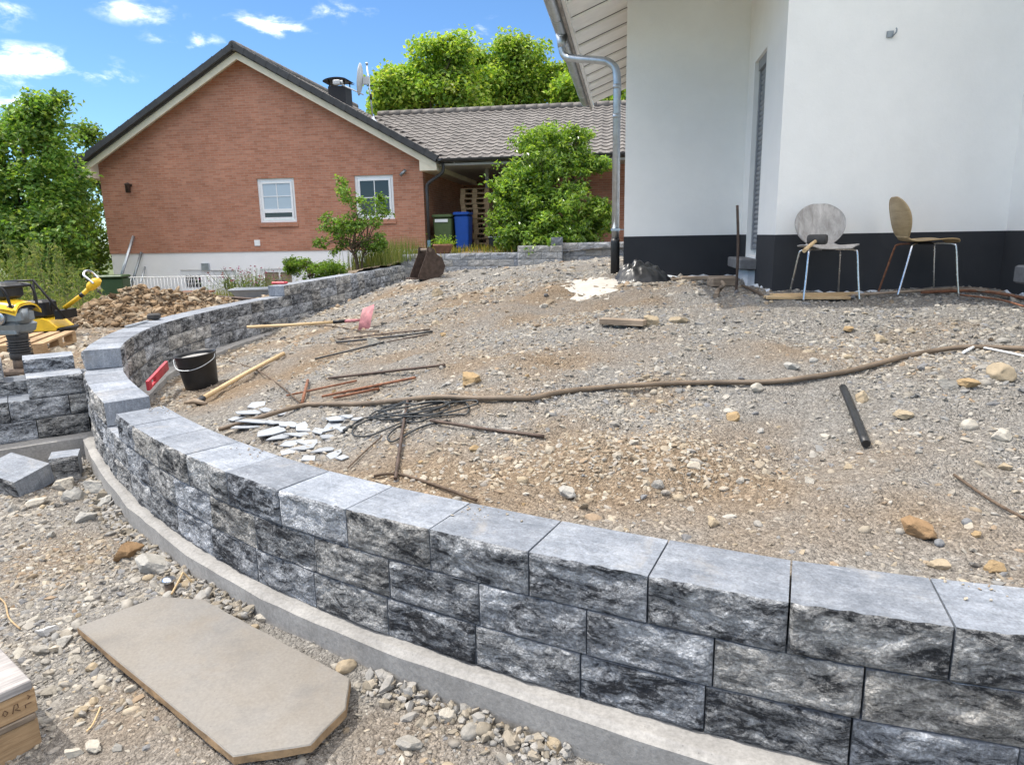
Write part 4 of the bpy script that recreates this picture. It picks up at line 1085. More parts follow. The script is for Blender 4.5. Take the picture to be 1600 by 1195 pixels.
# satellite dish
sd = thing('satellite_dish', 'grey satellite dish on a roof mast beside the chimney', 'satellite dish', tuple(BH.matrix_world @ Vector((0, 0, 0))))
sd.location = (-2.42, 20.5, 0); sd.rotation_euler = (0, 0, radians(-8))
mx_, my_ = -1.54, .55
part('mast', MB().tube([(mx_, my_, roof_z(mx_)-.1), (mx_-.1, my_, 6.56)], .022, 8).lathe([(0, 0), (.04, 0), (.045, .05), (0, .06)], 8, c=(mx_-.1, my_, 6.55)), M['zinc'], sd)
part('clamp', MB().tube([(mx_-.03, my_, 5.75), (mx_-.035, my_, 5.60)], .036, 8).tube([(mx_+.06, my_, 5.98), (mx_-.14, my_, 5.98)], .015, 6), M['blackmetal'], sd)
Dm = Matrix.Translation((mx_-.26, my_, 6.15)) @ Matrix.Rotation(radians(-82), 4, 'Y') @ Matrix.Rotation(radians(10), 4, 'X')
prof = [(0, .0)]+[(.43*k/8, .075*(k/8)**2) for k in range(1, 9)]+[(.44, .08), (.43, .068)]+[(.43*k/8, .075*(k/8)**2-.012) for k in range(7, -1, -1)]
part('dish', MB().lathe(prof, 24, M=Dm), M['dish'], sd)
part('bracket', MB().box((mx_-.14, my_, 6.12), (.18, .12, .2)), M['dish'], sd)
part('arm', MB().tube([(mx_-.24, my_-.02, 5.74), (mx_-.86, my_-.18, 6.03)], .018, 8), M['dish'], sd)
part('receiver', MB().bbox((mx_-.95, my_-.2, 6.07), (.2, .13, .13), .02).tube([(mx_-.84, my_-.2, 6.07), (mx_-.78, my_-.18, 6.08)], .05, 10), M['dish'], sd)
part('roof_collar', MB().lathe([(.12, 0), (.05, .1), (.03, .16)], 10, c=(mx_, my_, roof_z(mx_)-.02)), M['zinc'], sd)
# ------------------------------------------------------------------ gravel and stones
def ico(sub):
    bm = bmesh.new(); bmesh.ops.create_icosphere(bm, subdivisions=sub, radius=1.0)
    V = np.array([v.co[:] for v in bm.verts]); F = np.array([[v.index for v in f.verts] for f in bm.faces]); bm.free(); return V, F
PAL_GREY = np.array([(.40, .375, .335), (.46, .43, .38), (.34, .32, .29), (.52, .49, .43), (.30, .295, .285), (.43, .39, .33), (.38, .35, .30), (.28, .28, .285)])
PAL_TAN = np.array([(.42, .35, .255), (.47, .40, .305), (.37, .295, .21), (.51, .445, .35), (.44, .385, .31), (.39, .295, .205), (.53, .475, .39), (.39, .355, .31)])
def rand_rot(n):
    q = rng.normal(size=(n, 4)); q /= np.linalg.norm(q, axis=1)[:, None]; w, x, y, z = q.T
    return np.stack([np.stack([1-2*(y*y+z*z), 2*(x*y-z*w), 2*(x*z+y*w)], -1), np.stack([2*(x*y+z*w), 1-2*(x*x+z*z), 2*(y*z-x*w)], -1), np.stack([2*(x*z-y*w), 2*(y*z+x*w), 1-2*(x*x+y*y)], -1)], 1)
def stones_mesh(name, P, R, C, sub=1, flat=.62, smooth_frac=.2):
    bV, bF = ico(sub); n = len(P); k = len(bV)
    var = 1+rng.uniform(-.32, .30, size=(n, k, 1)) if sub == 1 else 1+rng.uniform(-.13, .13, size=(n, k, 1))
    sc = np.stack([rng.uniform(.8, 1.45, n), rng.uniform(.6, 1.0, n), rng.uniform(flat*.6, flat*1.25, n)], -1)
    V = bV[None]*var*sc[:, None, :]*R[:, None, None]
    a = rng.uniform(0, 2*pi, n); tx = rng.normal(0, .28, n); ty = rng.normal(0, .28, n)
    x, y, z = V[..., 0].copy(), V[..., 1].copy(), V[..., 2].copy()
    ca_, sa_ = np.cos(a)[:, None], np.sin(a)[:, None]; x, y = x*ca_-y*sa_, x*sa_+y*ca_
    z = z+tx[:, None]*x+ty[:, None]*y
    V = np.stack([x, y, z], -1)+P[:, None, :]
    F = (bF[None]+(np.arange(n)*k)[:, None, None]).reshape(-1, 3)
    cc = np.repeat(C, k, axis=0)
    sm = np.repeat(rng.random(n) < smooth_frac, len(bF))
    return big_mesh(name, V.reshape(-1, 3), F, M['stone'], cc, sm)
def scatter_xy(n, x0, x1, y0, y1, poly, power, ref, dens=None):
    out = []; got = 0
    while got < n:
        x = rng.uniform(x0, x1, 200000); y = rng.uniform(y0, y1, 200000)
        d = np.hypot(x, y); pr = np.minimum(1, (ref/np.maximum(d, .1))**power)
        ok = rng.random(len(x)) < pr
        ok &= (np.abs(x) < .86*np.maximum(y, 0)+.55)
        x, y = x[ok], y[ok]
        ok = in_poly(x, y, poly)
        if dens is not None: ok &= rng.random(len(x)) < dens(x, y)
        out.append(np.stack([x[ok], y[ok]], -1)); got += int(ok.sum())
    return np.concatenate(out)[:n]
def pick_cols(br, n):
    g = PAL_GREY[rng.integers(0, len(PAL_GREY), n)]; t = PAL_TAN[rng.integers(0, len(PAL_TAN), n)]
    c = np.where((rng.random(n) < np.clip(br*1.1+.04, 0, .95))[:, None], t, g)
    return np.clip(c*rng.uniform(.78, 1.06, (n, 1)), .05, .8)
def gravel(name, n, box, poly, fz, fb, med, sig, lo, hi, label, power=1.5, ref=2.6, dens=None, sub=1):
    xy = scatter_xy(n, *box, poly, power, ref, dens); n = len(xy)
    r = np.clip(np.exp(rng.normal(math.log(med), sig, n)), lo, hi)
    d = np.hypot(xy[:, 0], xy[:, 1]); r *= np.clip(.8+d*.06, 1, 1.7)
    z = fz(xy[:, 0], xy[:, 1])+r*rng.uniform(-.42, .10, n)
    me = stones_mesh(name, np.column_stack([xy, z]), r, pick_cols(fb(xy[:, 0], xy[:, 1]), n), sub)
    o = obj_from(name, me); tag(o, label, 'gravel', kind='stuff'); return o
def dens_T(x, y): return np.clip(.92-.85*B_T(x, y)+1.5*fbm(x*1.3+4, y*1.3, 4), .06, 1)
def dens_F(x, y): return np.clip(.50+2.0*fbm(x*1.5+2, y*1.5, 4), .05, 1)
gravel('terrace_gravel', 62000, (-4, 6.5, 1.6, 12), POLY_T, z_terrace, brown_T, .0078, .5, .0035, .028, 'loose grey and tan gravel strewn over the terrace', dens=dens_T)
gravel('front_gravel', 20000, (-5.2, 1.6, .9, 5.6), POLY_F, z_front, brown_F, .0078, .58, .0035, .036, 'loose stones and grit on the ground in front of the wall', power=1.0, dens=dens_F)
gravel('far_gravel', 5000, (-4, 6.5, 7, 18), POLY_T, z_terrace, brown_T, .02, .4, .010, .05, 'loose gravel on the far part of the terrace', power=.5, ref=9)
gravel('yard_gravel', 3500, (-9, -3.6, 5.6, 14), POLY_Y, z_yard, brown_Y, .018, .5, .008, .06, 'loose clods and stones on the bare yard', power=.6, ref=6)
gravel('terrace_pebbles', 1100, (-3.8, 5.5, 1.8, 9), POLY_T, z_terrace, brown_T, .017, .25, .011, .028, 'rounded pebbles lying on the terrace gravel', sub=2, ref=3.0, dens=dens_T)
gravel('front_pebbles', 700, (-5, 1.5, .9, 5.4), POLY_F, z_front, brown_F, .018, .3, .011, .034, 'rounded pebbles lying in front of the wall', power=.9, sub=2, dens=dens_F)

# crumbled concrete and rubble banked along the footing
n = 2600; tt = rng.uniform(1.2, PF.L-.4, n); oo = -np.abs(rng.normal(0, .055, n))-.006
keep = fbm(tt*2.3, tt*0+3, 3) > -.12; tt, oo = tt[keep], oo[keep]; n = len(tt)
xy = np.array([tuple(PF.off(a, b)) for a, b in zip(tt, oo)]); r = np.clip(np.exp(rng.normal(math.log(.012), .5, n)), .005, .04)
P = np.column_stack([xy, z_front(xy[:, 0], xy[:, 1])+np.maximum(0, .045+oo*.45)*rng.uniform(.2, 1, n)])
C_ = np.array([(.38, .365, .34), (.44, .42, .39), (.40, .35, .28), (.34, .30, .24)])[rng.integers(0, 4, n)]*rng.uniform(.8, 1.1, (n, 1))
tag(obj_from('footing_rubble', stones_mesh('footing_rubble', P, r, C_, 1, .75, .1)), 'crumbled concrete and small rubble banked against the footing', 'rubble', kind='stuff')

# grit trodden onto the wall caps
n = 420; tt = rng.uniform(.5, S_GAP0, n); oo = WALL_D-np.abs(rng.normal(0, .07, n))-.008; ok = (oo > .03) & (fbm(tt*1.9, tt*0+1, 3) > 0); tt, oo = tt[ok], oo[ok]
xy = np.array([tuple(PW.off(a, b)) for a, b in zip(tt, oo)]); r = np.clip(np.exp(rng.normal(math.log(.0035), .4, len(tt))), .002, .008)
tag(obj_from('cap_grit', stones_mesh('cap_grit', np.column_stack([xy, np.full(len(tt), .6775)+r*.3]), r, PAL_TAN[rng.integers(0, 7, len(tt))], 1, .7, .1)), 'fine grit trodden onto the wall caps', 'grit', kind='stuff')
# single stones
ROCK = {}
PALR = dict(tan=(.47, .385, .27), ochre=(.44, .315, .175), grey=(.38, .36, .325), pale=(.55, .51, .44), blue=(.25, .255, .265), white=(.72, .72, .72), brown=(.34, .22, .12), concrete=(.46, .445, .41))
def rock_mesh(kind, var):
    key = (kind, var)
    if key in ROCK: return ROCK[key]
    V, F = ico(4); rs = random.Random(var*13+5); V = V.copy()
    rounded = var >= 5
    for k in range(5 if rounded else 16):
        nrm = Vector((rs.gauss(0, 1), rs.gauss(0, 1), rs.gauss(0, .8))).normalized(); c = rs.uniform(.45, .8) if not rounded else rs.uniform(.72, .92)
        d = V@np.array(nrm); over = np.maximum(0, d-c); V -= over[:, None]*np.array(nrm)[None]*.95
    for i in range(len(V)):
        p = Vector(V[i]); s = 1+(.08 if rounded else .12)*mnoise.fractal(p*1.7+Vector((var*3.1, 0, 0)), .8, 2, 4)+.03*mnoise.noise(p*7)+.012*mnoise.noise(p*19)
        V[i] *= s
    col = np.array(PALR[kind])[None]*np.array([1+.18*mnoise.noise(Vector(v)*2.2+Vector((9, var, 0))) for v in V])[:, None]
    me = big_mesh('stone', V, F, M['stone'], col, rounded)
    ROCK[key] = me; return me
def rock(p, w, kind, label, var=None, flat=.62, asp=.75, sink=.3, group=None, name='stone', cat='stone', rz=None):
    """w: width in metres"""
    v = random.randrange(8) if var is None else var
    o = obj_from(name, rock_mesh(kind, v))
    h = w/2*flat
    o.scale = (w/2, w/2*asp, h); o.rotation_euler = (random.uniform(-.15, .15), random.uniform(-.15, .15), random.uniform(0, 6.28) if rz is None else rz)
    o.location = (p[0], p[1], p[2]+h*(1-2*sink)*.8)
    return tag(o, label, cat, group)
def px_w(p, px): return px/FPX*(p[1]*cos(PITCH)+(CAM_Z-p[2])*sin(PITCH))
NOTABLE_T = [(1563, 590, 44, 'tan', 6, 'rounded tan boulder near the right edge below the long brown pipe'), (1479, 606, 34, 'grey', 1, 'dull angular stone left of the ochre hollow stone'),
    (1513, 606, 34, 'ochre', 2, 'ochre broken stone beside the tan boulder'), (1345, 628, 36, 'tan', 3, 'blocky tan stone at the upper end of the short black pipe'),
    (1566, 690, 36, 'pale', 4, 'pale flat-topped stone at the right edge of the terrace'), (1432, 838, 66, 'brown', 2, 'large crumbling ochre clod close to the wall top'),
    (738, 598, 42, 'ochre', 0, 'flat ochre stone above the coiled cable'), (681, 463, 28, 'tan', 3, 'lone tan stone on the mound below the rusty digger bucket'),
    (583, 537, 26, 'pale', 1, 'pale stone wedged among the dark rods'), (1467, 890, 34, 'tan', 1, 'angular tan stone touching the top of the wall at the right'), (1551, 896, 36, 'ochre', 3, 'ochre stone touching the wall top at the far right'),
    (1325, 517, 20, 'ochre', 2, 'small ochre stone below the left chair'), (1375, 536, 30, 'tan', 4, 'slanting tan stone above the long pipe, below the right chair'), (1182, 611, 22, 'pale', 6, 'round pale stone just under the long pipe'),
    (1290, 688, 20, 'pale', 0, 'pale chip left of the short black pipe'), (1113, 822, 30, 'tan', 4, 'tan stone in the brown soil behind the wall'), (1265, 755, 24, 'pale', 1, 'pale angular stone in the soil edge above the wall'),
    (1510, 820, 18, 'blue', 7, 'smooth dark blue pebble, upper of the pair near the wall'), (1467, 850, 18, 'blue', 5, 'smooth dark blue pebble, lower of the pair near the wall'), (1525, 838, 20, 'ochre', 4, 'small orange stone near the right end of the wall'),
    (1570, 733, 26, 'tan', 0, 'tan stone low at the right edge of the terrace'), (1030, 762, 26, 'grey', 3, 'grey clod in the brown bank behind the wall'), (885, 775, 40, 'concrete', 2, 'grey lump of hardened mortar in the brown bank'),
    (1018, 508, 40, 'tan', 0, 'low tan stone beside the short board'), (1060, 505, 30, 'tan', 2, 'tan rubble piece right of the short board'), (1145, 657, 30, 'ochre', 4, 'flat ochre stone in mid terrace'), (990, 695, 22, 'pale', 0, 'pale flat stone in mid terrace'), (1410, 657, 34, 'tan', 2, 'long flat tan stone right of the short black pipe')]
for a, b, w_, kd, vr, lb_ in NOTABLE_T:
    p = gT(a, b); rock(p, px_w(p, w_)*1.08, kd, lb_, vr, flat=.66, group='single stones on the ground')
NOTABLE_F = [(541, 1045, 32, 'tan', 6, 'rounded tan stone between slab corner and footing'), (298, 918, 26, 'tan', 5, 'round tan stone at the top edge of the slab by the footing'), (412, 970, 28, 'pale', 1, 'pale stone chip along the footing beside the slab'),
    (866, 1172, 44, 'tan', 3, 'tan stone at the bottom edge below the wall'), (75, 990, 34, 'white', 1, 'bright white stone left of the slab'), (238, 893, 66, 'concrete', 2, 'large crumbly grey concrete lump against the footing'),
    (150, 768, 52, 'concrete', 1, 'broken grey rubble piece heaped under the wing footing'), (120, 782, 46, 'concrete', 3, 'rubble piece with a flat face left of the footing bend'), (168, 790, 40, 'concrete', 4, 'rubble piece touching the footing bend'), (100, 762, 44, 'pale', 0, 'pale flat rubble beside the standing block'),
    (60, 790, 36, 'pale', 2, 'pale stone below the tilted block'), (20, 800, 30, 'grey', 3, 'grey stone at the left edge below the tilted block'), (200, 870, 50, 'brown', 1, 'brown earthy stone left of the concrete lump'), (135, 812, 40, 'concrete', 0, 'lowest of the rubble pieces near the footing bend'), (176, 765, 34, 'concrete', 2, 'rubble piece highest against the footing bend'),
    (205, 1080, 24, 'pale', 4, 'pale flat stone below the slab edge'), (640, 1085, 24, 'grey', 1, 'grey stone right of the slab tip'), (735, 1150, 34, 'grey', 5, 'rounded grey stone below the wall footing'), (640, 1168, 44, 'grey', 2, 'grey rubble stone at the bottom edge'), (700, 1120, 40, 'pale', 0, 'flat pale stone near the footing'), (370, 958, 22, 'grey', 4, 'grey stone beside the slab edge'),
    (115, 1035, 26, 'pale', 3, 'pale stone with a dark side by the slab edge'), (145, 1045, 22, 'tan', 4, 'tan stone under the slab edge'), (65, 1020, 30, 'grey', 2, 'grey angular stone above the timber stack'), (100, 1010, 34, 'concrete', 0, 'flat rubble stone between timber stack and slab'), (115, 1180, 30, 'pale', 1, 'pale stone at the bottom edge right of the timber stack'), (145, 1172, 34, 'pale', 2, 'pale stone cluster piece below the slab'), (185, 1175, 24, 'grey', 3, 'grey stone at the bottom edge below the slab')]
for a, b, w_, kd, vr, lb_ in NOTABLE_F:
    p = gF(a, b); rock(p, px_w(p, w_)*1.08, kd, lb_, vr, flat=.62, group='single stones on the ground')
kinds = ['tan', 'ochre', 'grey', 'pale', 'blue', 'concrete', 'grey', 'tan']
def many(n, box, poly, fz, fb, labels, power, ref, med, grp, hi, marks):
    xy = scatter_xy(n, *box, poly, power, ref)
    for x, y in xy:
        x, y = float(x), float(y)
        if fz is z_terrace and hypot(x-_pe.x, y-_pe.y) < .3: continue
        br = float(fb(np.array([x]), np.array([y]))[0])
        kd = random.choice(['tan', 'ochre', 'tan', 'pale']) if random.random() < br+.15 else random.choice(['grey', 'pale', 'concrete', 'grey', 'concrete'])
        w_ = min(hi, med*math.exp(random.gauss(0, .32))); z = float(fz(np.array([x]), np.array([y]))[0])
        mk_ = min(marks, key=lambda m_: hypot(m_[0]-x, m_[1]-y))[2]
        rock((x, y, z), w_, kd, labels[kd]+' '+mk_, None, flat=random.uniform(.5, .75), group=grp)
_pe = gT(1317, 606)
def mk(fz, L): return [(pixel_on(fz, a, b).x, pixel_on(fz, a, b).y, t) for a, b, t in L]
marks_T = mk(z_terrace, [(1284, 480, 'below the grey chair'), (1440, 480, 'below the tan chair'), (655, 640, 'by the coiled cable'), (320, 610, 'by the black bucket'), (1335, 660, 'by the short black pipe'), (1100, 600, 'along the middle of the long pipe'), (1550, 545, 'at the right end of the long pipe'), (760, 770, 'behind the wall top, near the forked branch'), (1000, 800, 'close behind the middle of the wall top'), (1200, 830, 'close behind the wall top right of centre'), (1480, 860, 'close behind the right end of the wall top'), (970, 505, 'by the short board'), (570, 515, 'by the shovel blade'), (560, 600, 'among the rusty rods'), (450, 680, 'by the slate chips'), (850, 680, 'in mid terrace below the long pipe'), (1100, 720, 'on the terrace left of the black pipe'), (1500, 700, 'at the right edge of the terrace'), (830, 460, 'on the brown mound'), (1080, 450, 'by the black plastic sheet')])
marks_F = mk(z_front, [(60, 780, 'below the tilted block'), (170, 800, 'at the footing bend'), (240, 890, 'by the concrete lump'), (60, 900, 'at the left edge above the slab'), (130, 1000, 'between timber stack and slab'), (160, 1120, 'below the long slab edge'), (260, 1180, 'at the bottom edge below the slab'), (450, 990, 'between slab and footing'), (600, 1130, 'right of the slab tip'), (780, 1160, 'at the bottom edge below the footing')])
words = dict(tan='tan', ochre='ochre', grey='grey', pale='pale', blue='dark bluish', concrete='light grey')
many(110, (-3.4, 4.6, 2.2, 8), POLY_T, z_terrace, brown_T, {k: 'small %s stone loose in the gravel' % v for k, v in words.items()}, 1.0, 3, .046, 'loose stones in the terrace gravel', .12, marks_T)
many(80, (-4.6, 1.2, 1.1, 5.3), POLY_F, z_front, brown_F, {k: 'small %s stone loose on the ground' % v for k, v in words.items()}, .8, 2.5, .05, 'loose stones before the wall', .11, marks_F)

# ------------------------------------------------------------------ foliage
G_BRIGHT = [(0.272, 0.403, 0.060), (0.203, 0.330, 0.060), (0.334, 0.447, 0.087), (0.151, 0.269, 0.048), (0.405, 0.466, 0.099)]
G_MID = [(0.123, 0.238, 0.051), (0.165, 0.290, 0.063), (0.090, 0.185, 0.043), (0.215, 0.334, 0.075), (0.263, 0.351, 0.075)]
G_BUSH = [(0.136, 0.248, 0.040), (0.184, 0.310, 0.046), (0.095, 0.186, 0.033), (0.239, 0.365, 0.053), (0.303, 0.412, 0.066)]
G_DARK = [(0.095, 0.166, 0.030), (0.133, 0.220, 0.039), (0.071, 0.131, 0.024), (0.179, 0.264, 0.045)]
G_WEED = [(0.180, 0.228, 0.072), (0.132, 0.192, 0.060), (0.240, 0.264, 0.096), (0.108, 0.168, 0.054)]
def leaf_arrays(P, size, pal, asp=.5, up=.35, out=None, jit=.3):
    n = len(P)
    nrm = rng.normal(size=(n, 3)); nrm[:, 2] = np.abs(nrm[:, 2])+up
    if out is not None: nrm += out*.9
    nrm /= np.linalg.norm(nrm, axis=1)[:, None]
    t = rng.normal(size=(n, 3)); t -= nrm*(t*nrm).sum(1)[:, None]; t /= np.linalg.norm(t, axis=1)[:, None]
    b = np.cross(nrm, t); s = size*rng.uniform(1-jit, 1+jit, n)[:, None]
    fold = nrm*s*.16
    v0 = P-t*s*.5; v1 = P+b*s*asp*.5+fold; v2 = P+t*s*.5; v3 = P-b*s*asp*.5+fold
    V = np.stack([v0, v1, v2, v3], 1).reshape(-1, 3); F = np.arange(4*n).reshape(-1, 4)
    F = np.concatenate([F[:, [0, 1, 2]], F[:, [0, 2, 3]]])
    pal = np.array(pal); C = pal[rng.integers(0, len(pal), n)]*rng.uniform(.8, 1.2, (n, 1))
    return V, F, np.repeat(C, 4, axis=0)
def blob_px(px, py, rx_, ry_, Y, ry_depth=1.0):
    c = aty(px, py, Y); k = Y/FPX
    return (c[0], c[1], c[2], rx_*k, max(rx_, ry_)*k*ry_depth, ry_*k)
def foliage(blobs, nclump, per, clump_r, size, pal, asp=.5, shell=.5, clump_tint=.22, nbough=9):
    """blobs carry sub-blobs (boughs), boughs carry clumps, clumps carry leaves: lumps with gaps between them"""
    w = np.array([b[3]*b[5] for b in blobs])**.85; w /= w.sum(); Ps = []; outs = []; tints = []; cl = []
    boughs = []
    for k, b in enumerate(blobs):
        nb_ = max(4, int(round(nbough*len(blobs)*w[k]**.8)))
        for _ in range(nb_):
            d = rng.normal(size=3); d /= np.linalg.norm(d); r = rng.uniform(.45, .92)
            f = rng.uniform(.30, .50); boughs.append((np.array(b[:3])+d*r*np.array(b[3:6]), np.array(b[3:6])*f, rng.uniform(1-clump_tint, 1+clump_tint), w[k]/nb_))
    bw = np.array([q[3] for q in boughs]); bw /= bw.sum()
    for k in rng.choice(len(boughs), nclump, p=bw):
        c0, rr, tint_, _ = boughs[k]
        d = rng.normal(size=3); d[2] += .35; d /= np.linalg.norm(d); r = rng.uniform(shell, 1.05)
        c = c0+d*r*rr; cl.append((c, k))
        m = max(3, int(per*rng.uniform(.5, 1.5))); e_ = rng.normal(size=(m, 3)); e_ /= np.linalg.norm(e_, axis=1)[:, None]; q = c+e_*(rng.random((m, 1))**.45)*clump_r*rng.uniform(.9, 2.0)*np.array([1, 1, .75])
        Ps.append(q); outs.append(np.repeat(d[None], m, 0)); tints.append(np.repeat(tint_*rng.uniform(.85, 1.15), m))
    P = np.concatenate(Ps); V, F, C = leaf_arrays(P, size, pal, asp, out=np.concatenate(outs)*.6)
    C = C*np.repeat(np.concatenate(tints), 4)[:, None]
    return V, F, C, cl
def tree(name, label, cat, base, blobs, nclump, per, clump_r, size, pal, trunk_r, mat=None, group=None, asp=.5, shell=.5, stems=1, nlimb=26, nbough=9):
    t = thing(name, label, cat, base, 0, group)
    V, F, C, cl = foliage(blobs, nclump, per, clump_r, size, pal, asp, shell, nbough=nbough); b0 = np.array(base)
    me = big_mesh('crown', V-b0, F, mat or M['leaf'], C, False); obj_from('crown', me, t)
    mb = MB(); ctr = Vector(np.mean([b[:3] for b in blobs], axis=0))-Vector(base)
    for s in range(stems):
        a = 2*pi*s/max(1, stems); off = Vector((cos(a), sin(a), 0))*(trunk_r*2.2 if stems > 1 else 0)
        fork = Vector((ctr.x*.55+off.x*3, ctr.y*.55+off.y*3, max(.2, ctr.z*.6)))
        mb.tube(smooth_path([off+Vector((0, 0, -.15)), off+Vector((ctr.x*.1, ctr.y*.1, ctr.z*.25)), fork], 5), [trunk_r*(1-.45*i/10) for i in range(11)], 8)
        lim = random.sample(cl, min(len(cl), max(3, nlimb//stems)))
        for c, k in lim:
            e_ = Vector(c)-Vector(base); m_ = fork.lerp(e_, .5)+Vector((random.uniform(-.1, .1), random.uniform(-.1, .1), .12*(e_-fork).length))
            st_ = fork.lerp(off, random.uniform(0, .35))
            mb.tube(smooth_path([st_, m_, e_], 4), [trunk_r*.42*(1-.85*i/8) for i in range(9)], 5, caps=False)
    mb.build('trunk', M['bark'], t)
    return t
def gy(x, y): return float(z_yard(np.array([x]), np.array([y]))[0])
def base_at(px, Y, zoff=0):
    p = aty(px, 400, Y); return (p[0], p[1], gy(p[0], p[1])+zoff)
B = blob_px
tree('broadleaf_tree', 'tall leafy tree left of the brick house, nearest the left edge', 'tree', base_at(55, 19), [B(72, 210, 36, 42, 19), B(5, 262, 60, 55, 19), B(88, 285, 32, 55, 19), B(40, 350, 82, 72, 19), B(-10, 215, 30, 40, 19.5), B(-80, 330, 80, 110, 19), B(104, 372, 36, 55, 18.5), B(60, 172, 9, 20, 19), B(96, 168, 9, 20, 19), B(30, 190, 10, 18, 19)], 760, 44, .26, .135, G_MID, .16, group='trees around the houses', asp=.62)
tree('broadleaf_tree', 'darker tree half hidden between the tall leafy tree and the brick gable', 'tree', base_at(120, 24), [B(122, 340, 34, 92, 24), B(138, 228, 14, 26, 24), B(60, 400, 90, 60, 24), B(90, 300, 50, 90, 25)], 420, 44, .30, .15, G_DARK, .15, group='trees around the houses', asp=.62)
tree('broadleaf_tree', 'yellow-green tree above the carport roof next to the satellite dish', 'tree', base_at(680, 40), [B(690, 112, 48, 46, 40), B(645, 148, 50, 36, 40), B(620, 168, 40, 22, 40), B(705, 158, 60, 36, 40)], 460, 52, .48, .24, G_BRIGHT, .28, nbough=5, group='trees around the houses', asp=.65)
tree('broadleaf_tree', 'tall yellow-green tree with the highest crown above the carport ridge', 'tree', base_at(790, 43), [B(770, 108, 48, 40, 43), B(822, 106, 46, 42, 43), B(775, 148, 70, 40, 43), B(850, 140, 45, 40, 43), B(735, 130, 36, 40, 43)], 560, 52, .50, .24, G_BRIGHT, .3, nbough=5, group='trees around the houses', asp=.65)
tree('broadleaf_tree', 'yellow-green tree beside the eaves of the white house', 'tree', base_at(920, 41), [B(905, 140, 38, 30, 41), B(930, 118, 40, 36, 41), B(890, 160, 40, 20, 41), B(950, 152, 50, 30, 41)], 340, 52, .46, .23, G_BRIGHT, .25, nbough=5, group='trees around the houses', asp=.65)
tree('laurel_bush', 'large glossy green bush in front of the carport', 'bush', (1.3, 19.6, 1.3), [B(852, 262, 66, 46, 19.4), B(802, 305, 42, 48, 19.2), B(878, 335, 66, 46, 19.0), B(932, 352, 30, 38, 18.9), B(793, 358, 34, 32, 18.9), B(928, 262, 22, 12, 19.2), B(842, 222, 42, 20, 19.4), B(898, 225, 26, 22, 19.4), B(850, 372, 80, 20, 18.8)], 1050, 26, .13, .125, G_BUSH, .06, M['glossleaf'], asp=.42, shell=.4, stems=4, nlimb=30, nbough=20)
tree('young_fruit_tree', 'slender young tree in front of the right-hand gable window', 'tree', (aty(560, 400, 17)[0], 17, .85), [B(541, 305, 10, 34, 17), B(528, 352, 30, 20, 17), B(560, 372, 38, 34, 17), B(592, 335, 18, 34, 17), B(556, 340, 22, 34, 17), B(512, 385, 22, 12, 17), B(590, 378, 22, 24, 17)], 260, 15, .10, .085, G_DARK+G_MID[:2], .035, asp=.55, shell=.3, stems=3, nlimb=40)
tree('round_shrub', 'low rounded green shrub behind the far retaining wall', 'shrub', (aty(488, 440, 14.6)[0], 14.6, .8), [B(497, 422, 36, 18, 14.6), B(465, 418, 20, 14, 14.6), B(525, 420, 18, 14, 14.6)], 240, 30, .06, .055, [(.10, .19, .025), (.13, .23, .03), (.07, .14, .02), (.18, .26, .04)], .03, asp=.45, stems=3, nlimb=18)
# blades and weeds: masses nobody could count
def blades(name, label, pts, h, wdt, pal, lean=.35, mat=None, cat='grass'):
    n = len(pts); P = np.array(pts); H = h*rng.uniform(.5, 1.25, n)[:, None]; a = rng.uniform(0, 2*pi, n); d = np.stack([np.cos(a), np.sin(a), np.zeros(n)], -1)
    s = np.stack([-np.sin(a), np.cos(a), np.zeros(n)], -1)*wdt; L = rng.uniform(.1, 1, n)[:, None]*lean
    m_ = P+np.array([0, 0, .55])*H+d*H*L*.35; t_ = P+np.array([0, 0, 1.])*H*np.sqrt(np.maximum(.1, 1-L*L))+d*H*L
    V = np.stack([P-s, P+s, m_+s*.8, m_-s*.8, t_], 1).reshape(-1, 3); i = np.arange(n)*5
    F = np.concatenate([np.stack([i, i+1, i+2], -1), np.stack([i, i+2, i+3], -1), np.stack([i+3, i+2, i+4], -1)])
    pal = np.array(pal); C = np.repeat(pal[rng.integers(0, len(pal), n)]*rng.uniform(.8, 1.2, (n, 1)), 5, 0)
    o = obj_from(name, big_mesh(name, V, F, mat or M['grass'], C, False)); return tag(o, label, cat, kind='stuff')
def yard_pts(n, x0, x1, y0, y1, f=None):
    x = rng.uniform(x0, x1, n*3); y = rng.uniform(y0, y1, n*3); k = fbm(x*.9, y*.9, 3) > -.15
    x, y = x[k][:n], y[k][:n]; return np.column_stack([x, y, z_yard(x, y)])
blades('rough_grass', 'dry rough grass at the back of the yard', np.concatenate([yard_pts(9000, -13, -6.4, 11, 17), yard_pts(2500, -12, -9, 9.5, 12)]), .34, .006, [(.25, .22, .09), (.17, .19, .06), (.30, .26, .13), (.12, .16, .05)])
st_, lf = [], []
for k in range(70):
    px = random.uniform(-25, 150); Y = random.uniform(11.5, 15); p = aty(px, 430, Y); z0 = gy(p[0], p[1]); Hh = random.uniform(.7, 1.5)*(1 if px < 110 else .7)
    le = np.array((random.uniform(-.2, .2), random.uniform(-.2, .2), 1.0))
    st_.append(((p[0], p[1], z0), Hh, le))
    m = int(46*Hh); t = rng.uniform(.1, 1, m)[:, None]; lf.append(np.array((p[0], p[1], z0))+le*Hh*t+rng.normal(size=(m, 3))*np.array([.085, .085, .03])*(1.15-t))
V, F, C = leaf_arrays(np.concatenate(lf), .10, G_WEED, .28, up=.1)
o = obj_from('tall_weeds', big_mesh('tall_weeds', V, F, M['grass'], C, False)); tag(o, 'tall pale green weeds growing behind the yellow compactor', 'weeds', kind='stuff')
mb = MB()
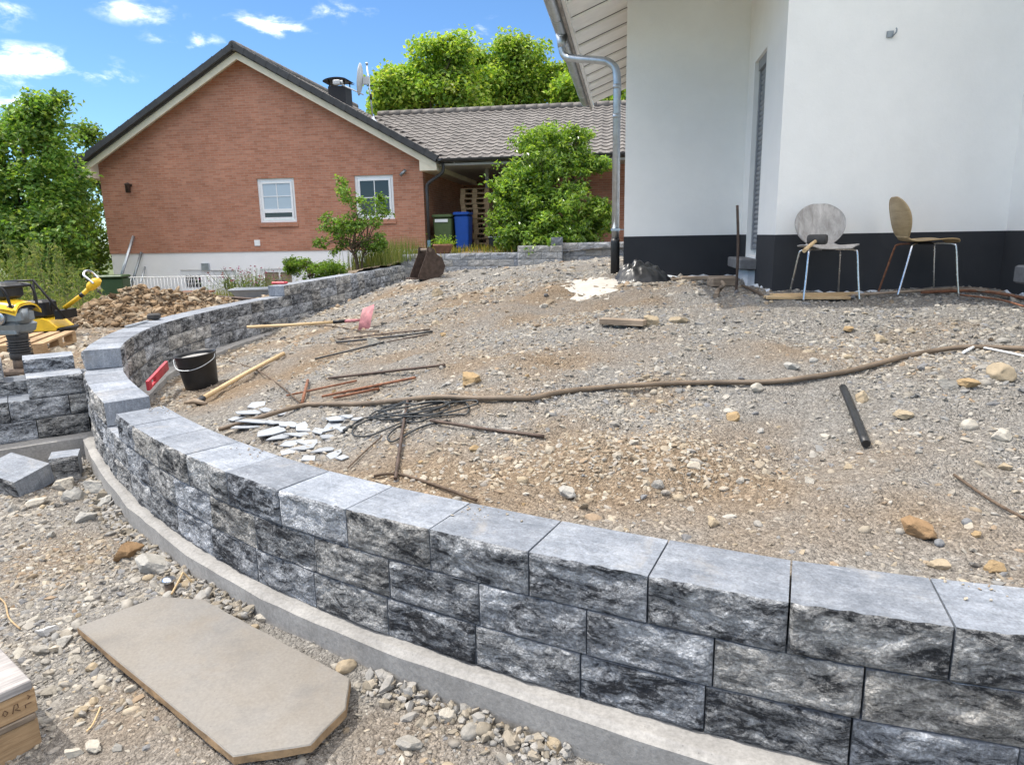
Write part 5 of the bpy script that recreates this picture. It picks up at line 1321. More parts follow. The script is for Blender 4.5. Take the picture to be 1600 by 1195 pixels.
for b0, Hh, le in st_: mb.tube([Vector(b0), Vector(b0)+Vector(le)*Hh], [.008, .003], 4, caps=False)
tag(mb.build('weed_stems', simple('weed_stem', (.16, .17, .07), .8)), 'thin upright stems of the weeds behind the compactor', 'weeds', kind='stuff')
def around(px, py, Y, rx_, n, z=None):
    c = aty(px, py, Y); x = c[0]+rng.normal(0, rx_, n); y = c[1]+rng.normal(0, rx_*.8, n); return np.column_stack([x, y, (z_yard(x, y) if z is None else np.full(n, z))])
blades('ornamental_grass', 'bushy grass tufts at the foot of the gable beside the young tree', np.concatenate([around(612, 400, 18.6, .45, 700), around(585, 410, 17.6, .35, 400)]), .55, .006, [(.14, .18, .05), (.22, .22, .08), (.10, .14, .04)])
blades('yellow_bed_plants', 'yellowish low plants around the terracotta pot', np.concatenate([around(668, 390, 19.2, .3, 420), around(690, 392, 18.8, .3, 200), around(735, 392, 19.6, .6, 260), around(800, 388, 19.2, .5, 160)]), .20, .010, [(.33, .30, .05), (.20, .22, .05), (.14, .18, .04), (.36, .26, .05)])
lv = thing('flowering_perennial', 'clump of purple-tipped flowering stems behind the grey tub', 'plant', (aty(393, 450, 16.5)[0], 16.5, gy(aty(393, 450, 16.5)[0], 16.5)))
b0 = np.array(lv.location); n = 240; P = np.column_stack([rng.normal(0, .28, n), rng.normal(0, .2, n), np.zeros(n)]); Hh = .55+rng.uniform(-.2, .15, n)
tips = P+np.column_stack([P[:, 0]*.7, P[:, 1]*.5, Hh]); mb = MB()
for a, b in zip(P, tips): mb.tube([a, (a+b)/2+np.array((0, 0, .03)), b], [.004, .003, .002], 3, caps=False)
mb.build('stems', simple('green_stem', (.12, .16, .05), .8), lv)
V, F, C = leaf_arrays(np.concatenate([P+(tips-P)*t for t in (.25, .4, .55, .7)])+rng.normal(size=(4*n, 3))*.03, .07, G_WEED, .3); obj_from('leaves', big_mesh('leaves', V, F, M['grass'], C, False), lv)
V, F, C = leaf_arrays(np.concatenate([tips[::3]+rng.normal(size=(len(tips[::3]), 3))*.02 for _ in range(2)]), .05, [(.22, .06, .13), (.30, .10, .20), (.16, .05, .09)], .7); tag(obj_from('flowers', big_mesh('flowers', V, F, M['pinkflower'], C, False), lv), kind='stuff')
# ------------------------------------------------------------------ things on the terrace
def at_loc(mb_path): return [Vector(p) for p in mb_path]
def tube_thing(name, label, cat, pts, r, mat, seg=8, smooth=4, group=None):
    pts = [Vector(p) for p in pts]; o0 = pts[0].copy()
    path = smooth_path([p-o0 for p in pts], smooth) if len(pts) > 2 else [p-o0 for p in pts]
    rr = r if not isinstance(r, tuple) else [r[0]+(r[1]-r[0])*i/(len(path)-1) for i in range(len(path))]
    o = MB().tube(path, rr, seg).build(name, mat, None, o0)
    return tag(o, label, cat, group)
def gp(pts, lift): return [gT(a, b, lift) for a, b in pts]

def make_chair(label, loc, rz, shell_mat):
    t = thing('chair', label, 'chair', loc, rz, 'plywood chairs against the white wall')
    # shell: seat and back are one bent sheet, built as two parts
    prof = smooth_path([(-.225, .425, 0), (-.20, .443, 0), (-.12, .448, 0), (.0, .440, 0), (.09, .436, 0), (.145, .452, 0), (.178, .50, 0), (.197, .56, 0), (.213, .63, 0), (.232, .71, 0), (.252, .785, 0), (.256, .80, 0)], 5)
    n = len(prof)
    def half(i):
        y, z = prof[i].x, prof[i].y
        if i/(n-1) < .5 and z < .47: 
            if y < .03:                        # seat front
                return .225*max(.0, 1-((.0-y-.02)/.225)**4)**.5 if y < -.02 else .225
            return .225-.115*min(1, max(0, (y-.03)/.13))**1.3
        u = (z-.64)/.165
        back = .212*max(0, 1-u*u)**.5 if z > .64 else .212*max(0, 1-((.64-z)/.20)**2)**.5
        return max(back, .105 if z < .56 else .012)
    def sheet_part(name, i0, i1):
        V = []; F = []; m = 10; th = .009
        for lay in (0, 1):
            for i in range(i0, i1+1):
                p = prof[i]; d = (prof[min(i+1, n-1)]-prof[max(i-1, 0)]).normalized(); nr = Vector((-d.y, d.x, 0)); h = half(i)
                for k in range(m+1):
                    x = -h+2*h*k/m; c = .016*(x/.22)**2*(1 if i < n*.5 else -1.6)
                    yy = p.x+nr.x*(th*lay+abs(c)*(1 if i < n*.5 else 0))+(-abs(c) if i >= n*.5 else 0); zz = p.y+nr.y*(th*lay)+(abs(c)*.6 if i < n*.5 else 0)
                    V.append((x, yy, zz))
        r = i1-i0+1; L = (m+1)*r
        for i in range(r-1):
            for k in range(m):
                a = i*(m+1)+k; F.append((a, a+1, a+m+2, a+m+1)); F.append((L+a+m+1, L+a+m+2, L+a+1, L+a))
            for k in (0, m):
                a = i*(m+1)+k; F.append((a, a+m+1, L+a+m+1, L+a))
        for i in (0, r-1):
            for k in range(m):
                a = i*(m+1)+k; F.append((a, a+1, L+a+1, L+a))
        mesh_obj(name, V, F, shell_mat, t, True)
    cut = 28
    sheet_part('seat', 0, cut); sheet_part('backrest', cut, n-1)
    for sx_ in (-1, 1):
        MB().tube(smooth_path([(sx_*.05, -.06, .422), (sx_*.14, -.13, .422), (sx_*.178, -.165, .415), (sx_*.192, -.18, .385), (sx_*.205, -.20, .2), (sx_*.222, -.225, 0)], 5), .0085, 8).build('leg', M['chrome'], t)
        MB().tube(smooth_path([(sx_*.05, .05, .420), (sx_*.12, .10, .418), (sx_*.158, .135, .408), (sx_*.172, .15, .375), (sx_*.19, .19, .2), (sx_*.21, .235, 0)], 5), .0085, 8).build('leg', M['chrome'] if not (sx_ > 0 and shell_mat is M['ply']) else M['rust'], t)
    MB().lathe([(0, .412), (.085, .412), (.09, .422), (.06, .436), (0, .436)], 14).build('mount', M['blackmetal'], t)
    return t
c1 = Vector((2.655, 5.93, float(z_terrace(np.array([2.655]), np.array([5.85]))[0])+.005)); chair1 = make_chair('grey weathered plywood chair facing the camera, with a mallet on it', c1, radians(-6), M['plygrey'])
c2 = Vector((3.42, 5.86, float(z_terrace(np.array([3.42]), np.array([5.86]))[0])+.005)); chair2 = make_chair('tan plywood chair turned sideways, facing right', c2, radians(82), M['ply'])
ml = thing('rubber_mallet', 'black rubber mallet with wooden handle lying on the grey chair', 'mallet', c1+Vector((-.12, -.10, .505)), radians(-35))
MB().tube([(-.075, 0, 0), (-.06, 0, 0), (.06, 0, 0), (.075, 0, 0)], [.036, .042, .042, .036], 14).build('head', M['rubber'], ml)
MB().tube([(.0, .01, .0), (-.02, -.10, -.035), (-.045, -.24, -.085)], [.014, .015, .017], 10).build('handle', M['ash'], ml)

# shovel
pb = gT(578, 511); e0 = Vector(aty(386, 511, pb.y-.15)); s1 = Vector(aty(524, 503, pb.y-.05)); s2 = Vector(aty(560, 500, pb.y))
sh = thing('shovel', 'long wooden-handled shovel with a worn pink blade on the mound', 'shovel', pb)
MB().tube([e0-pb, e0.lerp(s1, .5)-pb+Vector((0, 0, -.006)), s1-pb], [.017, .016, .016], 10).build('handle', M['ash'], sh)
MB().tube([s1-pb-(s2-s1)*.1, s1.lerp(s2, .45)-pb], .020, 10).build('collar', M['blackmetal'], sh)
MB().tube([s1.lerp(s2, .4)-pb, s2-pb+Vector((.05, 0, .0))], [.020, .013], 10).build('socket', M['pinkshovel'], sh)
V = []; F = []; nu, nv = 8, 8
for lay in (0, 1):
    for j in range(nv+1):
        for i in range(nu+1):
            u = i/nu-.5; v = j/nv
            x = .02+v*.15+.06*u; z = u*.29-.02+.05*v; y = -.03+.05*(4*u*u-.5)+lay*.004-.05*v*v+u*.08
            if v > .85 and abs(u) > .42: x -= .01
            V.append((x, y, z))
L_ = (nu+1)*(nv+1)
for j in range(nv):
    for i in range(nu):
        a = j*(nu+1)+i; F.append((a, a+1, a+nu+2, a+nu+1)); F.append((L_+a+nu+1, L_+a+nu+2, L_+a+1, L_+a))
mesh_obj('blade', [Vector(v)+(s2-pb) for v in V], F, M['pinkshovel'], sh, True)

# bucket
pbk = gT(316, 603); bk = thing('bucket', 'black mortar bucket standing inside the wall bend', 'bucket', pbk+Vector((0, 0, -.015)), 0)
bk.rotation_euler = (radians(3), radians(-5), 0); bk.scale = (.9, .9, .9)
prof = [(0, 0), (.150, 0), (.158, .008), (.168, .09), (.186, .27), (.189, .275), (.189, .30), (.193, .305), (.197, .345), (.205, .35), (.205, .362), (.196, .362), (.188, .34), (.182, .30), (.15, .02), (0, .02)]
MB().lathe(prof, 30).build('body', M['blackpipe'], bk)
MB().lathe([(0, .335), (.08, .34), (.15, .328), (.184, .318)], 20).build('mortar', M['footing'], bk)
MB().tube(smooth_path([(.2, .0, .34), (.21, -.08, .30), (.12, -.19, .25), (0, -.215, .23), (-.12, -.19, .25), (-.2, -.06, .31), (-.2, .0, .34)], 6), .004, 6).build('handle', M['zinc'], bk)

# long-handled hand tool
h0, h1 = gT(443, 553, .035), gT(318, 624, .035); ht = thing('pickaxe', 'pale wooden tool handle with black collar lying by the bucket', 'tool', h1)
MB().tube([h0-h1, (h0-h1)*.5+Vector((0, 0, .015)), Vector((0, 0, .01))], [.021, .019, .022], 10).build('handle', M['ash'], ht)
dn = (h1-h0).normalized()
MB().tube([Vector((0, 0, .01)), dn*.05, dn*.085], [.026, .034, .028], 10).build('collar', M['blackpipe'], ht)
sd_ = Vector((1, -.25, 0)).normalized()
MB().tube([dn*.10-sd_*.11+Vector((0, 0, .0)), dn*.10+Vector((0, 0, .02)), dn*.10+sd_*.10], [.012, .024, .014], 8).build('head', M['oldwood'], ht)

# red level leaning on the inner footing
ra = Vector(aty(232, 610, 5.75)); rb = Vector(aty(262, 577, 6.35)); lv_ = thing('spirit_level', 'red spirit level propped inside the wall bend beside the bucket', 'spirit level', ra)
d = (rb-ra); L_ = d.length; d.normalize(); sdv = d.cross(Vector((0, 0, 1))).normalized(); upv = sdv.cross(d)
Rm = Matrix((tuple(d)+(0,), tuple(sdv)+(0,), tuple(upv)+(0,), (0, 0, 0, 1))).transposed()
mb = MB()
for (x0, x1, z0, z1) in ((0, L_, .0, .018), (0, L_, .062, .08), (0, .08, .018, .062), (.20, L_, .018, .062)): mb.box(((x0+x1)/2, 0, (z0+z1)/2), (x1-x0, .024, z1-z0), M=Rm)
mb.build('body', M['red'], lv_); MB().tube([Rm @ Vector((.25, -.014, .04)), Rm @ Vector((.33, -.014, .04))], .011, 8).build('vial', simple('vial', (.45, .6, .1), .2), lv_)

# broken slate chips
CH_ = [(388, 645, 46), (408, 660, 58), (425, 676, 46), (447, 684, 48), (462, 694, 38), (474, 668, 46), (498, 674, 44), (521, 667, 48), (531, 656, 38), (547, 652, 24), (402, 634, 34), (372, 655, 26), (386, 668, 34), (432, 662, 40), (456, 706, 40), (472, 701, 52), (492, 692, 46), (507, 703, 40), (522, 711, 30), (483, 716, 36), (440, 648, 22), (416, 642, 26), (537, 672, 26), (562, 655, 26), (512, 684, 30), (450, 664, 30), (466, 680, 34), (533, 716, 26)]
for k, (a, b, w_) in enumerate(CH_):
    p = gT(a, b, .006); r = px_w(p, w_)*.64; rs = random.Random(k+40); n = rs.choice((4, 5, 6)); poly = []
    for i in range(n):
        t = 2*pi*(i+rs.uniform(-.3, .3))/n; q = r*rs.uniform(.65, 1.15); poly.append((q*cos(t), .7*q*sin(t)))
    mb = MB(); mb.prism(poly, 0, .006); side = 'left end' if a < 410 else ('left half' if a < 455 else ('right half' if a < 505 else 'right end'))
    o = mb.build('slate_chip', M['chip'], None, p, (rs.uniform(-.14, .05), rs.uniform(-.12, .12), rs.uniform(0, 6.28)))
    sz = 'large' if w_ > 44 else ('small' if w_ < 30 else 'medium')
    row = 'upper' if b < 655 else ('middle' if b < 686 else 'lower'); tag(o, '%s pale slate chip, %s row, %s of the chip heap' % (sz, row, side), 'slate chip', 'broken slate chips behind the wall')

# coiled cable
cb = thing('cable', 'tangled coil of thin black cable on the gravel', 'cable', gT(655, 640)); o0 = cb.location
rs = random.Random(5)
for k in range(5):
    cx, cy, ax, ay, tl = 662+rs.uniform(-30, 30), 637+rs.uniform(-6, 8), rs.uniform(36, 82), rs.uniform(6, 17), rs.uniform(-.3, .1)
    pts = []
    for i in range(15):
        t = 2*pi*i/14+rs.uniform(0, .2); x = ax*cos(t)*rs.uniform(.88, 1.1); y = ay*sin(t)*rs.uniform(.7, 1.2); pts.append(gT(cx+x*cos(tl)-y*sin(tl), cy+x*sin(tl)+y*cos(tl)*1.0+x*-.06, .012+.012*k*.5)-o0)
    MB().tube(smooth_path(pts, 4), .005, 6).build('loop', M['cable'], cb)
for pts in ([(720, 626), (660, 636), (620, 645), (590, 650), (565, 655), (548, 668)], [(690, 640), (640, 655), (600, 672), (575, 682), (552, 680), (556, 668), (590, 650)], [(700, 660), (660, 668), (630, 685), (612, 692), (606, 682), (622, 668), (660, 652)]):
    MB().tube(smooth_path([gT(a, b, .014)-o0 for a, b in pts], 5), .005, 6).build('strand', M['cable'], cb)
MB().tube([gT(548, 668, .014)-o0, gT(538, 676, .014)-o0], .015, 8).build('plug', M['cable'], cb)

# hose and rods
tube_thing('brown_pipe', 'long muddy brown pipe snaking across the whole terrace', 'pipe', gp([(343, 671), (400, 655), (470, 634), (500, 632), (560, 631), (620, 627), (680, 622), (740, 622), (790, 624), (830, 622), (870, 615), (930, 607), (1040, 600), (1120, 600), (1200, 598), (1270, 592), (1330, 580), (1400, 562), (1450, 550), (1510, 543), (1600, 545), (1700, 549)], .02), .0155, M['pipebrown'], 10, 6)
RODS = [('iron_rod', 'thin branch rising from the pipe bend towards the bucket', 'branch', [(358, 564), (400, 578), (440, 605), (470, 631)], .007, 'branch'), ('wooden_stake', 'short rusty stake standing at the pipe bend', 'stake', [(472, 630), (481, 594)], .012, 'rust'),
    ('iron_rod', 'dark rod lying between the shovel and the ochre stone', 'rod', [(514, 591), (600, 582), (695, 572)], .010, 'browniron'), ('iron_rod', 'longest red-rusty rod above the coiled cable', 'rod', [(503, 620), (580, 604), (649, 591)], .010, 'rust'), ('iron_rod', 'short red-rusty rod below the longest rusty one', 'rod', [(521, 623), (593, 608)], .010, 'rust'),
    ('iron_rod', 'thin rusty rod left of the two red-rusty rods', 'rod', [(448, 618), (557, 595)], .008, 'rust'), ('iron_rod', 'dark rod with two bends left of mid terrace', 'rod', [(492, 561), (545, 549), (600, 535)], .009, 'blackpipe'), ('iron_rod', 'short dark rod continuing beyond the pale stone', 'rod', [(604, 535), (668, 523)], .006, 'browniron'),
    ('iron_rod', 'upper dark rod of the bundle right of the shovel blade', 'rod', [(526, 531), (600, 522), (672, 515)], .007, 'browniron'), ('iron_rod', 'lower dark rod of the bundle right of the shovel blade', 'rod', [(526, 536), (605, 527), (676, 518)], .010, 'blackpipe'),
    ('branch', 'bent thin branch running under the shovel handle', 'branch', [(459, 507), (520, 510), (560, 517), (592, 518)], .008, 'branch'), ('iron_rod', 'straight brown rod pointing from the cable down to the wall', 'rod', [(637, 626), (628, 680), (618, 748)], .009, 'browniron'),
    ('iron_rod', 'brown rod slanting right from the cable coil', 'rod', [(673, 659), (760, 671), (850, 684)], .009, 'browniron'), ('branch', 'forked thin branch close behind the wall top', 'branch', [(584, 744), (622, 742), (684, 760), (745, 783)], .007, 'branch'), ('branch', 'thin twig between slate chips and branch', 'branch', [(597, 683), (570, 706), (544, 733)], .004, 'branch'),
    ('dark_pipe_piece', 'short black pipe piece lying on grey gravel at the right', 'pipe', [(1317, 606), (1334, 648), (1353, 694)], .020, 'blackpipe'), ('white_stick', 'thin white stick at the right edge beside the long pipe', 'stick', [(1535, 545), (1570, 551), (1625, 562)], .006, 'upvc'), ('white_stick', 'short white splinter crossing the long pipe', 'stick', [(1505, 551), (1524, 541)], .009, 'upvc'),
    ('branch', 'thin dark twig near the lower right of the terrace', 'branch', [(1490, 745), (1550, 785), (1610, 820)], .006, 'branch')]
for nm, lb_, ct, pts, r, mt in RODS: tube_thing(nm, lb_, ct, gp(pts, r+.008), r, M[mt], 7, 4)
pA, pB = gT(940, 507, .02), gT(1008, 509, .02); c = (pA+pB)/2; d = pB-pA
o = MB().bbox((0, 0, .02), (d.length, .10, .045), .004).build('board', M['oldwood'], None, c, (0, 0, atan2(d.y, d.x))); tag(o, 'short weathered board lying on the middle of the gravel', 'board')
# dried mortar patch on the gravel
n = 60; V = []; F = []; pc = gT(925, 452)
for i in range(n): 
    t = 2*pi*i/n; k = 1+.55*mnoise.fractal(Vector((cos(t)*2.0, sin(t)*2.0, 2)), .8, 2, 3); x = pc.x+.27*k*cos(t); y = pc.y+.62*k*sin(t); V.append((x-pc.x, y-pc.y, float(z_terrace(np.array([x]), np.array([y]))[0])-pc.z+.004))
m_ = [(v[0]*.6, v[1]*.6, float(z_terrace(np.array([pc.x+v[0]*.6]), np.array([pc.y+v[1]*.6]))[0])-pc.z+.010) for v in V]; V += m_+[(0, 0, .012)]
for i in range(n): F.append((i, (i+1) % n, n+(i+1) % n, n+i)); F.append((n+i, n+(i+1) % n, 2*n))
o = mesh_obj('mortar_patch', V, F, M['mortar'], None, True, None, pc); tag(o, 'pale dried mortar patch on the gravel below the downpipe', 'mortar')
# crumpled black foil
pf = gT(1010, 440); n = 30; V = []; F = []
for j in range(n+1):
    for i in range(n+1):
        u, v = i/n-.5, j/n-.5; r2_ = (u*2)**2+(v*2)**2
        h = max(0, 1-r2_)**.7*(.17+.14*abs(mnoise.noise(Vector((u*7, v*6, 1))))-.03*abs(mnoise.noise(Vector((u*12, v*9, 4)))))
        x = u*.62*(1+.1*mnoise.noise(Vector((v*6, 0, 3)))); y = v*.45; V.append((x, y, h+float(z_terrace(np.array([pf.x+x]), np.array([pf.y+y+.15]))[0])-pf.z+.006))
for j in range(n):
    for i in range(n): a = j*(n+1)+i; F.append((a, a+1, a+n+2, a+n+1))
o = mesh_obj('plastic_sheet', V, F, M['plastic'], None, True, None, pf+Vector((0, .15, 0))); tag(o, 'crumpled black plastic sheet at the foot of the white house', 'plastic sheet')
# debris by the house corner
tube_thing('branch', 'crooked pale branch in the debris by the tall window', 'branch', [gT(1118, 463, .02), gT(1124, 452, .05), gT(1131, 446, .09), gT(1128, 440, .12)], (.024, .014), M['oldwood'])
o = MB().bbox((0, 0, .04), (.26, .13, .085), .006).build('wood_block', M['oldwood'], None, gT(1128, 447), (0, 0, .2)); tag(o, 'dark squared timber offcut below the tall window', 'timber')
tube_thing('wooden_lath', 'long thin lath along the foot of the white wall', 'lath', [gT(1050, 437, .02), gT(1100, 434, .03), gT(1150, 433, .03)], .012, M['oldwood'])
o = MB().bbox((0, 0, .02), (.52, .09, .028), .003).build('board', M['oldwood'], None, gT(1105, 437, .05), (0, 0, -.1)); tag(o, 'brown board lying across the debris near the tall window', 'board')
tube_thing('branch', 'dark twig on the rubble in front of the bay corner', 'branch', [gT(1160, 447, .02), gT(1180, 456, .02), gT(1197, 466, .02)], .012, M['branch'])
p = gT(1150, 456); tube_thing('steel_rod', 'upright dark steel rod stuck in the ground by the tall window', 'rod', [p+Vector((0, 0, -.1)), p+Vector((.0, 0, .40)), p+Vector((-.02, .02, .80))], .013, M['browniron'])
for a, b, c_, d_, lb_, w_ in ((1196, 468, 1325, 468, 'front pale board at the bay corner under the left chair', .07), (1205, 464, 1340, 462, 'rear pale board at the bay corner under the left chair', .06)):
    pA, pB = gT(a, b, .012), gT(c_, d_, .012); q = (pA+pB)/2; d = pB-pA
    o = MB().bbox((0, 0, .012), (d.length, w_, .026), .003).build('board', M['wood'], None, q, (0, -math.asin((d.z)/d.length), atan2(d.y, d.x))); tag(o, lb_, 'board', 'boards along the plinth')
for k, (pts, r) in enumerate((([(1330, 462), (1420, 456), (1500, 452), (1545, 453)], .012), ([(1440, 457), (1530, 455), (1620, 470)], .014), ([(1470, 452), (1550, 456), (1640, 474)], .011), ([(1500, 461), (1560, 468), (1600, 480)], .008))):
    tube_thing('wooden_lath', ['thin lath running behind the chair legs along the plinth', 'thick brown lath in the bundle at the right edge', 'upper thin lath in the bundle at the right edge', 'loose short lath in front of the bundle'][k], 'lath', gp(pts, .03), r, M['rust' if k % 2 else 'oldwood'], 6, group='laths along the plinth')
# rusty digger bucket on the mound
pd = Vector(aty(668, 433, 13.4)); pd.z = max(pd.z, float(z_terrace(np.array([pd.x]), np.array([pd.y]))[0])); dg = thing('digger_bucket', 'rusty excavator bucket resting on the mound by the far wall', 'digger bucket', pd+Vector((0, 0, -.03)), radians(-62))
k = px_w(pd, 47)/.62
side = [(-.30, .02), (-.10, -.02), (.10, .0), (.25, .10), (.30, .26), (.24, .42), (.12, .50), (.06, .62), (-.08, .64), (-.10, .50), (-.28, .10)]
for s in (-1, 1):
    mb = MB(); mb.add([(s*.24*k-.008*s, x*k, z*k) for x, z in side]+[(s*.24*k+.008*s, x*k, z*k) for x, z in side], [tuple(range(11)), tuple(range(21, 10, -1))]+[(i, (i+1) % 11, 11+(i+1) % 11, 11+i) for i in range(11)])
    mb.build('side_plate', M['browniron'], dg)
mb = MB(); bp = side[:7]
vs = [(s*.24*k, x*k, z*k) for x, z in bp for s in (-1, 1)]; mb.add(vs, [(2*i, 2*i+1, 2*i+3, 2*i+2) for i in range(6)], smooth=True)
mb.add([(a, b*.94, c*.94+.02) for a, b, c in vs], [(2*i+2, 2*i+3, 2*i+1, 2*i) for i in range(6)], smooth=True); mb.build('shell', M['browniron'], dg)
MB().tube([(-.26*k, -.02*k, .58*k), (.26*k, -.02*k, .58*k)], .035*k, 10).build('pivot_pin', M['mud'], dg)
for i in range(4): MB().box((-.18*k+i*.12*k, -.34*k, .02*k), (.06*k, .12*k, .03*k), taper=.7).build('tooth', M['browniron'], dg)
# small things on the wall tops
p = Vector(atz(241, 499, .845)); o = MB().bbox((0, 0, .033), (.13, .11, .066), .014).build('rubber_block', M['rubber'], None, p, (0, 0, .3)); tag(o, 'small black rubber block on top of the wall bend', 'rubber block')
pA, pB = Vector(atz(197, 511, .849)), Vector(atz(231, 502, .849)); d = pB-pA
o = MB().box((0, 0, .006), (d.length, .03, .012)).build('metal_bar', M['zinc'], None, (pA+pB)/2, (0, 0, atan2(d.y, d.x))); tag(o, 'thin metal straightedge lying on top of the wall bend', 'straightedge')
p = Vector(atz(437, 444, 1.012)); gl = thing('red_tool_case', 'flat dark red tool lying on the step of the far wall', 'tool', p, -.2)
MB().bbox((0, 0, .02), (.24, .11, .04), .012).build('body', M['red'], gl); MB().tube(smooth_path([(-.08, 0, .04), (-.04, 0, .065), (.05, 0, .065), (.09, 0, .04)], 4), .008, 6).build('handle', M['blackpipe'], gl)

# ------------------------------------------------------------------ in front of the wall
SL = [(-1.895, 2.722), (-1.67, 2.964), (-1.434, 2.925), (-.622, 2.309), (-.600, 2.14), (-.676, 1.971), (-.91, 1.926)]
cx, cy = -1.2, 2.45; n = len(SL); bm = bmesh.new(); vs = []
for x, y in SL: vs.append(bm.verts.new((x-cx, y-cy, 0)))
f = bm.faces.new(vs[::-1]); ex = bmesh.ops.extrude_face_region(bm, geom=[f]); 
for v in ex['geom']:
    if isinstance(v, bmesh.types.BMVert): v.co.z += .033
bmesh.ops.recalc_face_normals(bm, faces=bm.faces[:])
bmesh.ops.subdivide_edges(bm, edges=[e_ for e_ in bm.edges if abs(e_.verts[0].co.z-e_.verts[1].co.z) < .001], cuts=22)
for v in bm.verts:
    q = Vector((v.co.x*9, v.co.y*9, v.co.z*30)); v.co += Vector((mnoise.noise(q), mnoise.noise(q+Vector((5, 0, 0))), 0))*.0045
bmesh.ops.bevel(bm, geom=[e_ for e_ in bm.edges if e_.calc_face_angle(0) > .9 and e_.verts[0].co.z > .03 and e_.verts[1].co.z > .03], offset=.004, segments=1, affect='EDGES')
me = bpy.data.meshes.new('stone_slab'); bm.to_mesh(me); bm.free(); me.materials.append(M['slabstone']); me.materials.append(M['slabedge'])
for pl_ in me.polygons: pl_.material_index = 0 if pl_.normal.z > .5 else 1
o = obj_from('stone_slab', me, None, (cx, cy, .062)); o.rotation_euler = (.006, -.012, 0); tag(o, 'beige stone slab with clipped corners lying before the wall', 'slab')
p = gF(266, 925, .0); ps = thing('survey_marker', 'short post with a shiny steel cap at the top edge of the slab', 'marker', p, 0)
MB().tube([(0, 0, -.05), (0, 0, .055)], .022, 12).build('post', M['mud'], ps); MB().lathe([(0, .075), (.02, .074), (.032, .066), (.034, .055), (.0, .053)], 18).build('cap', M['chrome'], ps)
tube_thing('straw', 'bent dry straw leaning on the round tan stone by the slab', 'straw', [gF(268, 930, .02), gF(283, 905, .07), gF(287, 897, .08), gF(300, 912, .03)], .005, M['ash'])
tube_thing('cord', 'thin pale cord lying on the gravel at the left edge', 'cord', [gF(-10, 930, .01), gF(8, 945, .012), gF(14, 966, .012), gF(32, 985, .012)], .004, M['wood'])
tube_thing('straw', 'dry straw on the earth right of the timber stack', 'straw', [gF(158, 1110, .01), gF(146, 1135, .01), gF(136, 1148, .01)], .003, M['ash'])
for k, (a, b, c_, d_) in enumerate(((925, 1172, 1010, 1195), (960, 1180, 1050, 1200))):
    tube_thing('wooden_lath', ['rusty brown lath half buried under the footing at the bottom edge', 'second splintered lath under the footing at the bottom edge'][k], 'lath', [gF(a, b, .02), gF(c_, d_, .02)], .009, M['rust' if k == 0 else 'oldwood'], 6)
# loose wall blocks lying by the wing footing
lb1 = thing('loose_block', 'tilted dark stone block lying below the wing wall', 'block', (-3.50, 4.66, .0), radians(35)); lb1.rotation_euler = (radians(12), radians(6), radians(-22)); lb1.location = (-3.52, 4.70, .035)
V, F, mi, c, a = block_mesh(((-.20, -.13), (.20, -.13), (.20, .13), (-.20, .13)), .15, 14, 7, seed=950); mesh_obj('block', V, F, [M['face'], M['top']], lb1, False, mi)
lb2 = thing('loose_block', 'small grey stone block standing on end against the wing footing', 'block', (-3.27, 4.86, .0), radians(26))
V, F, mi, c, a = block_mesh(((-.09, -.09), (.09, -.09), (.09, .09), (-.09, .09)), .21, 10, 8, seed=951); mesh_obj('block', V, F, [M['face'], M['top']], lb2, False, mi)
# timber stack at the lower left corner
b0 = Vector(atz(66, 1160, .0)); t0 = Vector(aty(62, 1050, b0.y+.03)); hh = t0.z; dirb = Vector(atz(0, 988, hh))-Vector(atz(62, 1050, hh)); dirb.z = 0; dirb.normalize(); dirl = Vector((-dirb.y, dirb.x, 0))
if dirl.x > 0: dirl = -dirl
rzs = atan2(-dirl.y, -dirl.x)
ts = thing('timber_stack', 'stack of pallet timbers with stamped block at the lower left corner', 'timber', b0, rzs)
# local: +x towards the right edge, +y away along the right edge
hs_ = hh
def piece(name, x1, lx, y0, ly, z0, z1, mat, rz=0.0): return MB().bbox((x1-lx/2, y0+ly/2, (z0+z1)/2), (lx, ly, z1-z0), .004).build(name, mat, ts, None, (0, 0, rz))
piece('lower_block', -.0, .16, .0, .14, -.03, hs_*.40, M['palletwood']); piece('lower_board', -.004, .60, -.01, .16, hs_*.405, hs_*.50, M['oldwood'])
blk = piece('stamped_block', .004, .16, -.008, .145, hs_*.505, hs_*.86, M['palletwood']); piece('middle_block', -.2, .3, .0, .14, hs_*.505, hs_*.86, M['palletwood'])
piece('top_board', -.002, .70, -.015, .36, hs_*.865, hs_, M['greywood']); piece('rear_block', -.02, .3, .5, .14, -.03, hs_*.86, M['palletwood'])
ik = MB(); zc = hs_*.68; yf = -.0105
for pts in ([(-.135, -.012), (-.135, .022)], [(-.14, -.012), (-.115, -.012)], [(-.095, .0), (-.088, .012), (-.08, .0), (-.088, -.01), (-.095, .0)], [(-.068, -.012), (-.06, .016), (-.05, .016), (-.05, .002), (-.06, -.002), (-.046, -.012)], [(-.03, -.012), (-.03, .0), (-.012, .0)], [(-.02, .03), (-.012, .022), (-.02, .016)]):
    ik.tube([(x, yf, zc+z) for x, z in pts], .0013, 4)
ik.build('stamp_mark', M['ink'], ts)
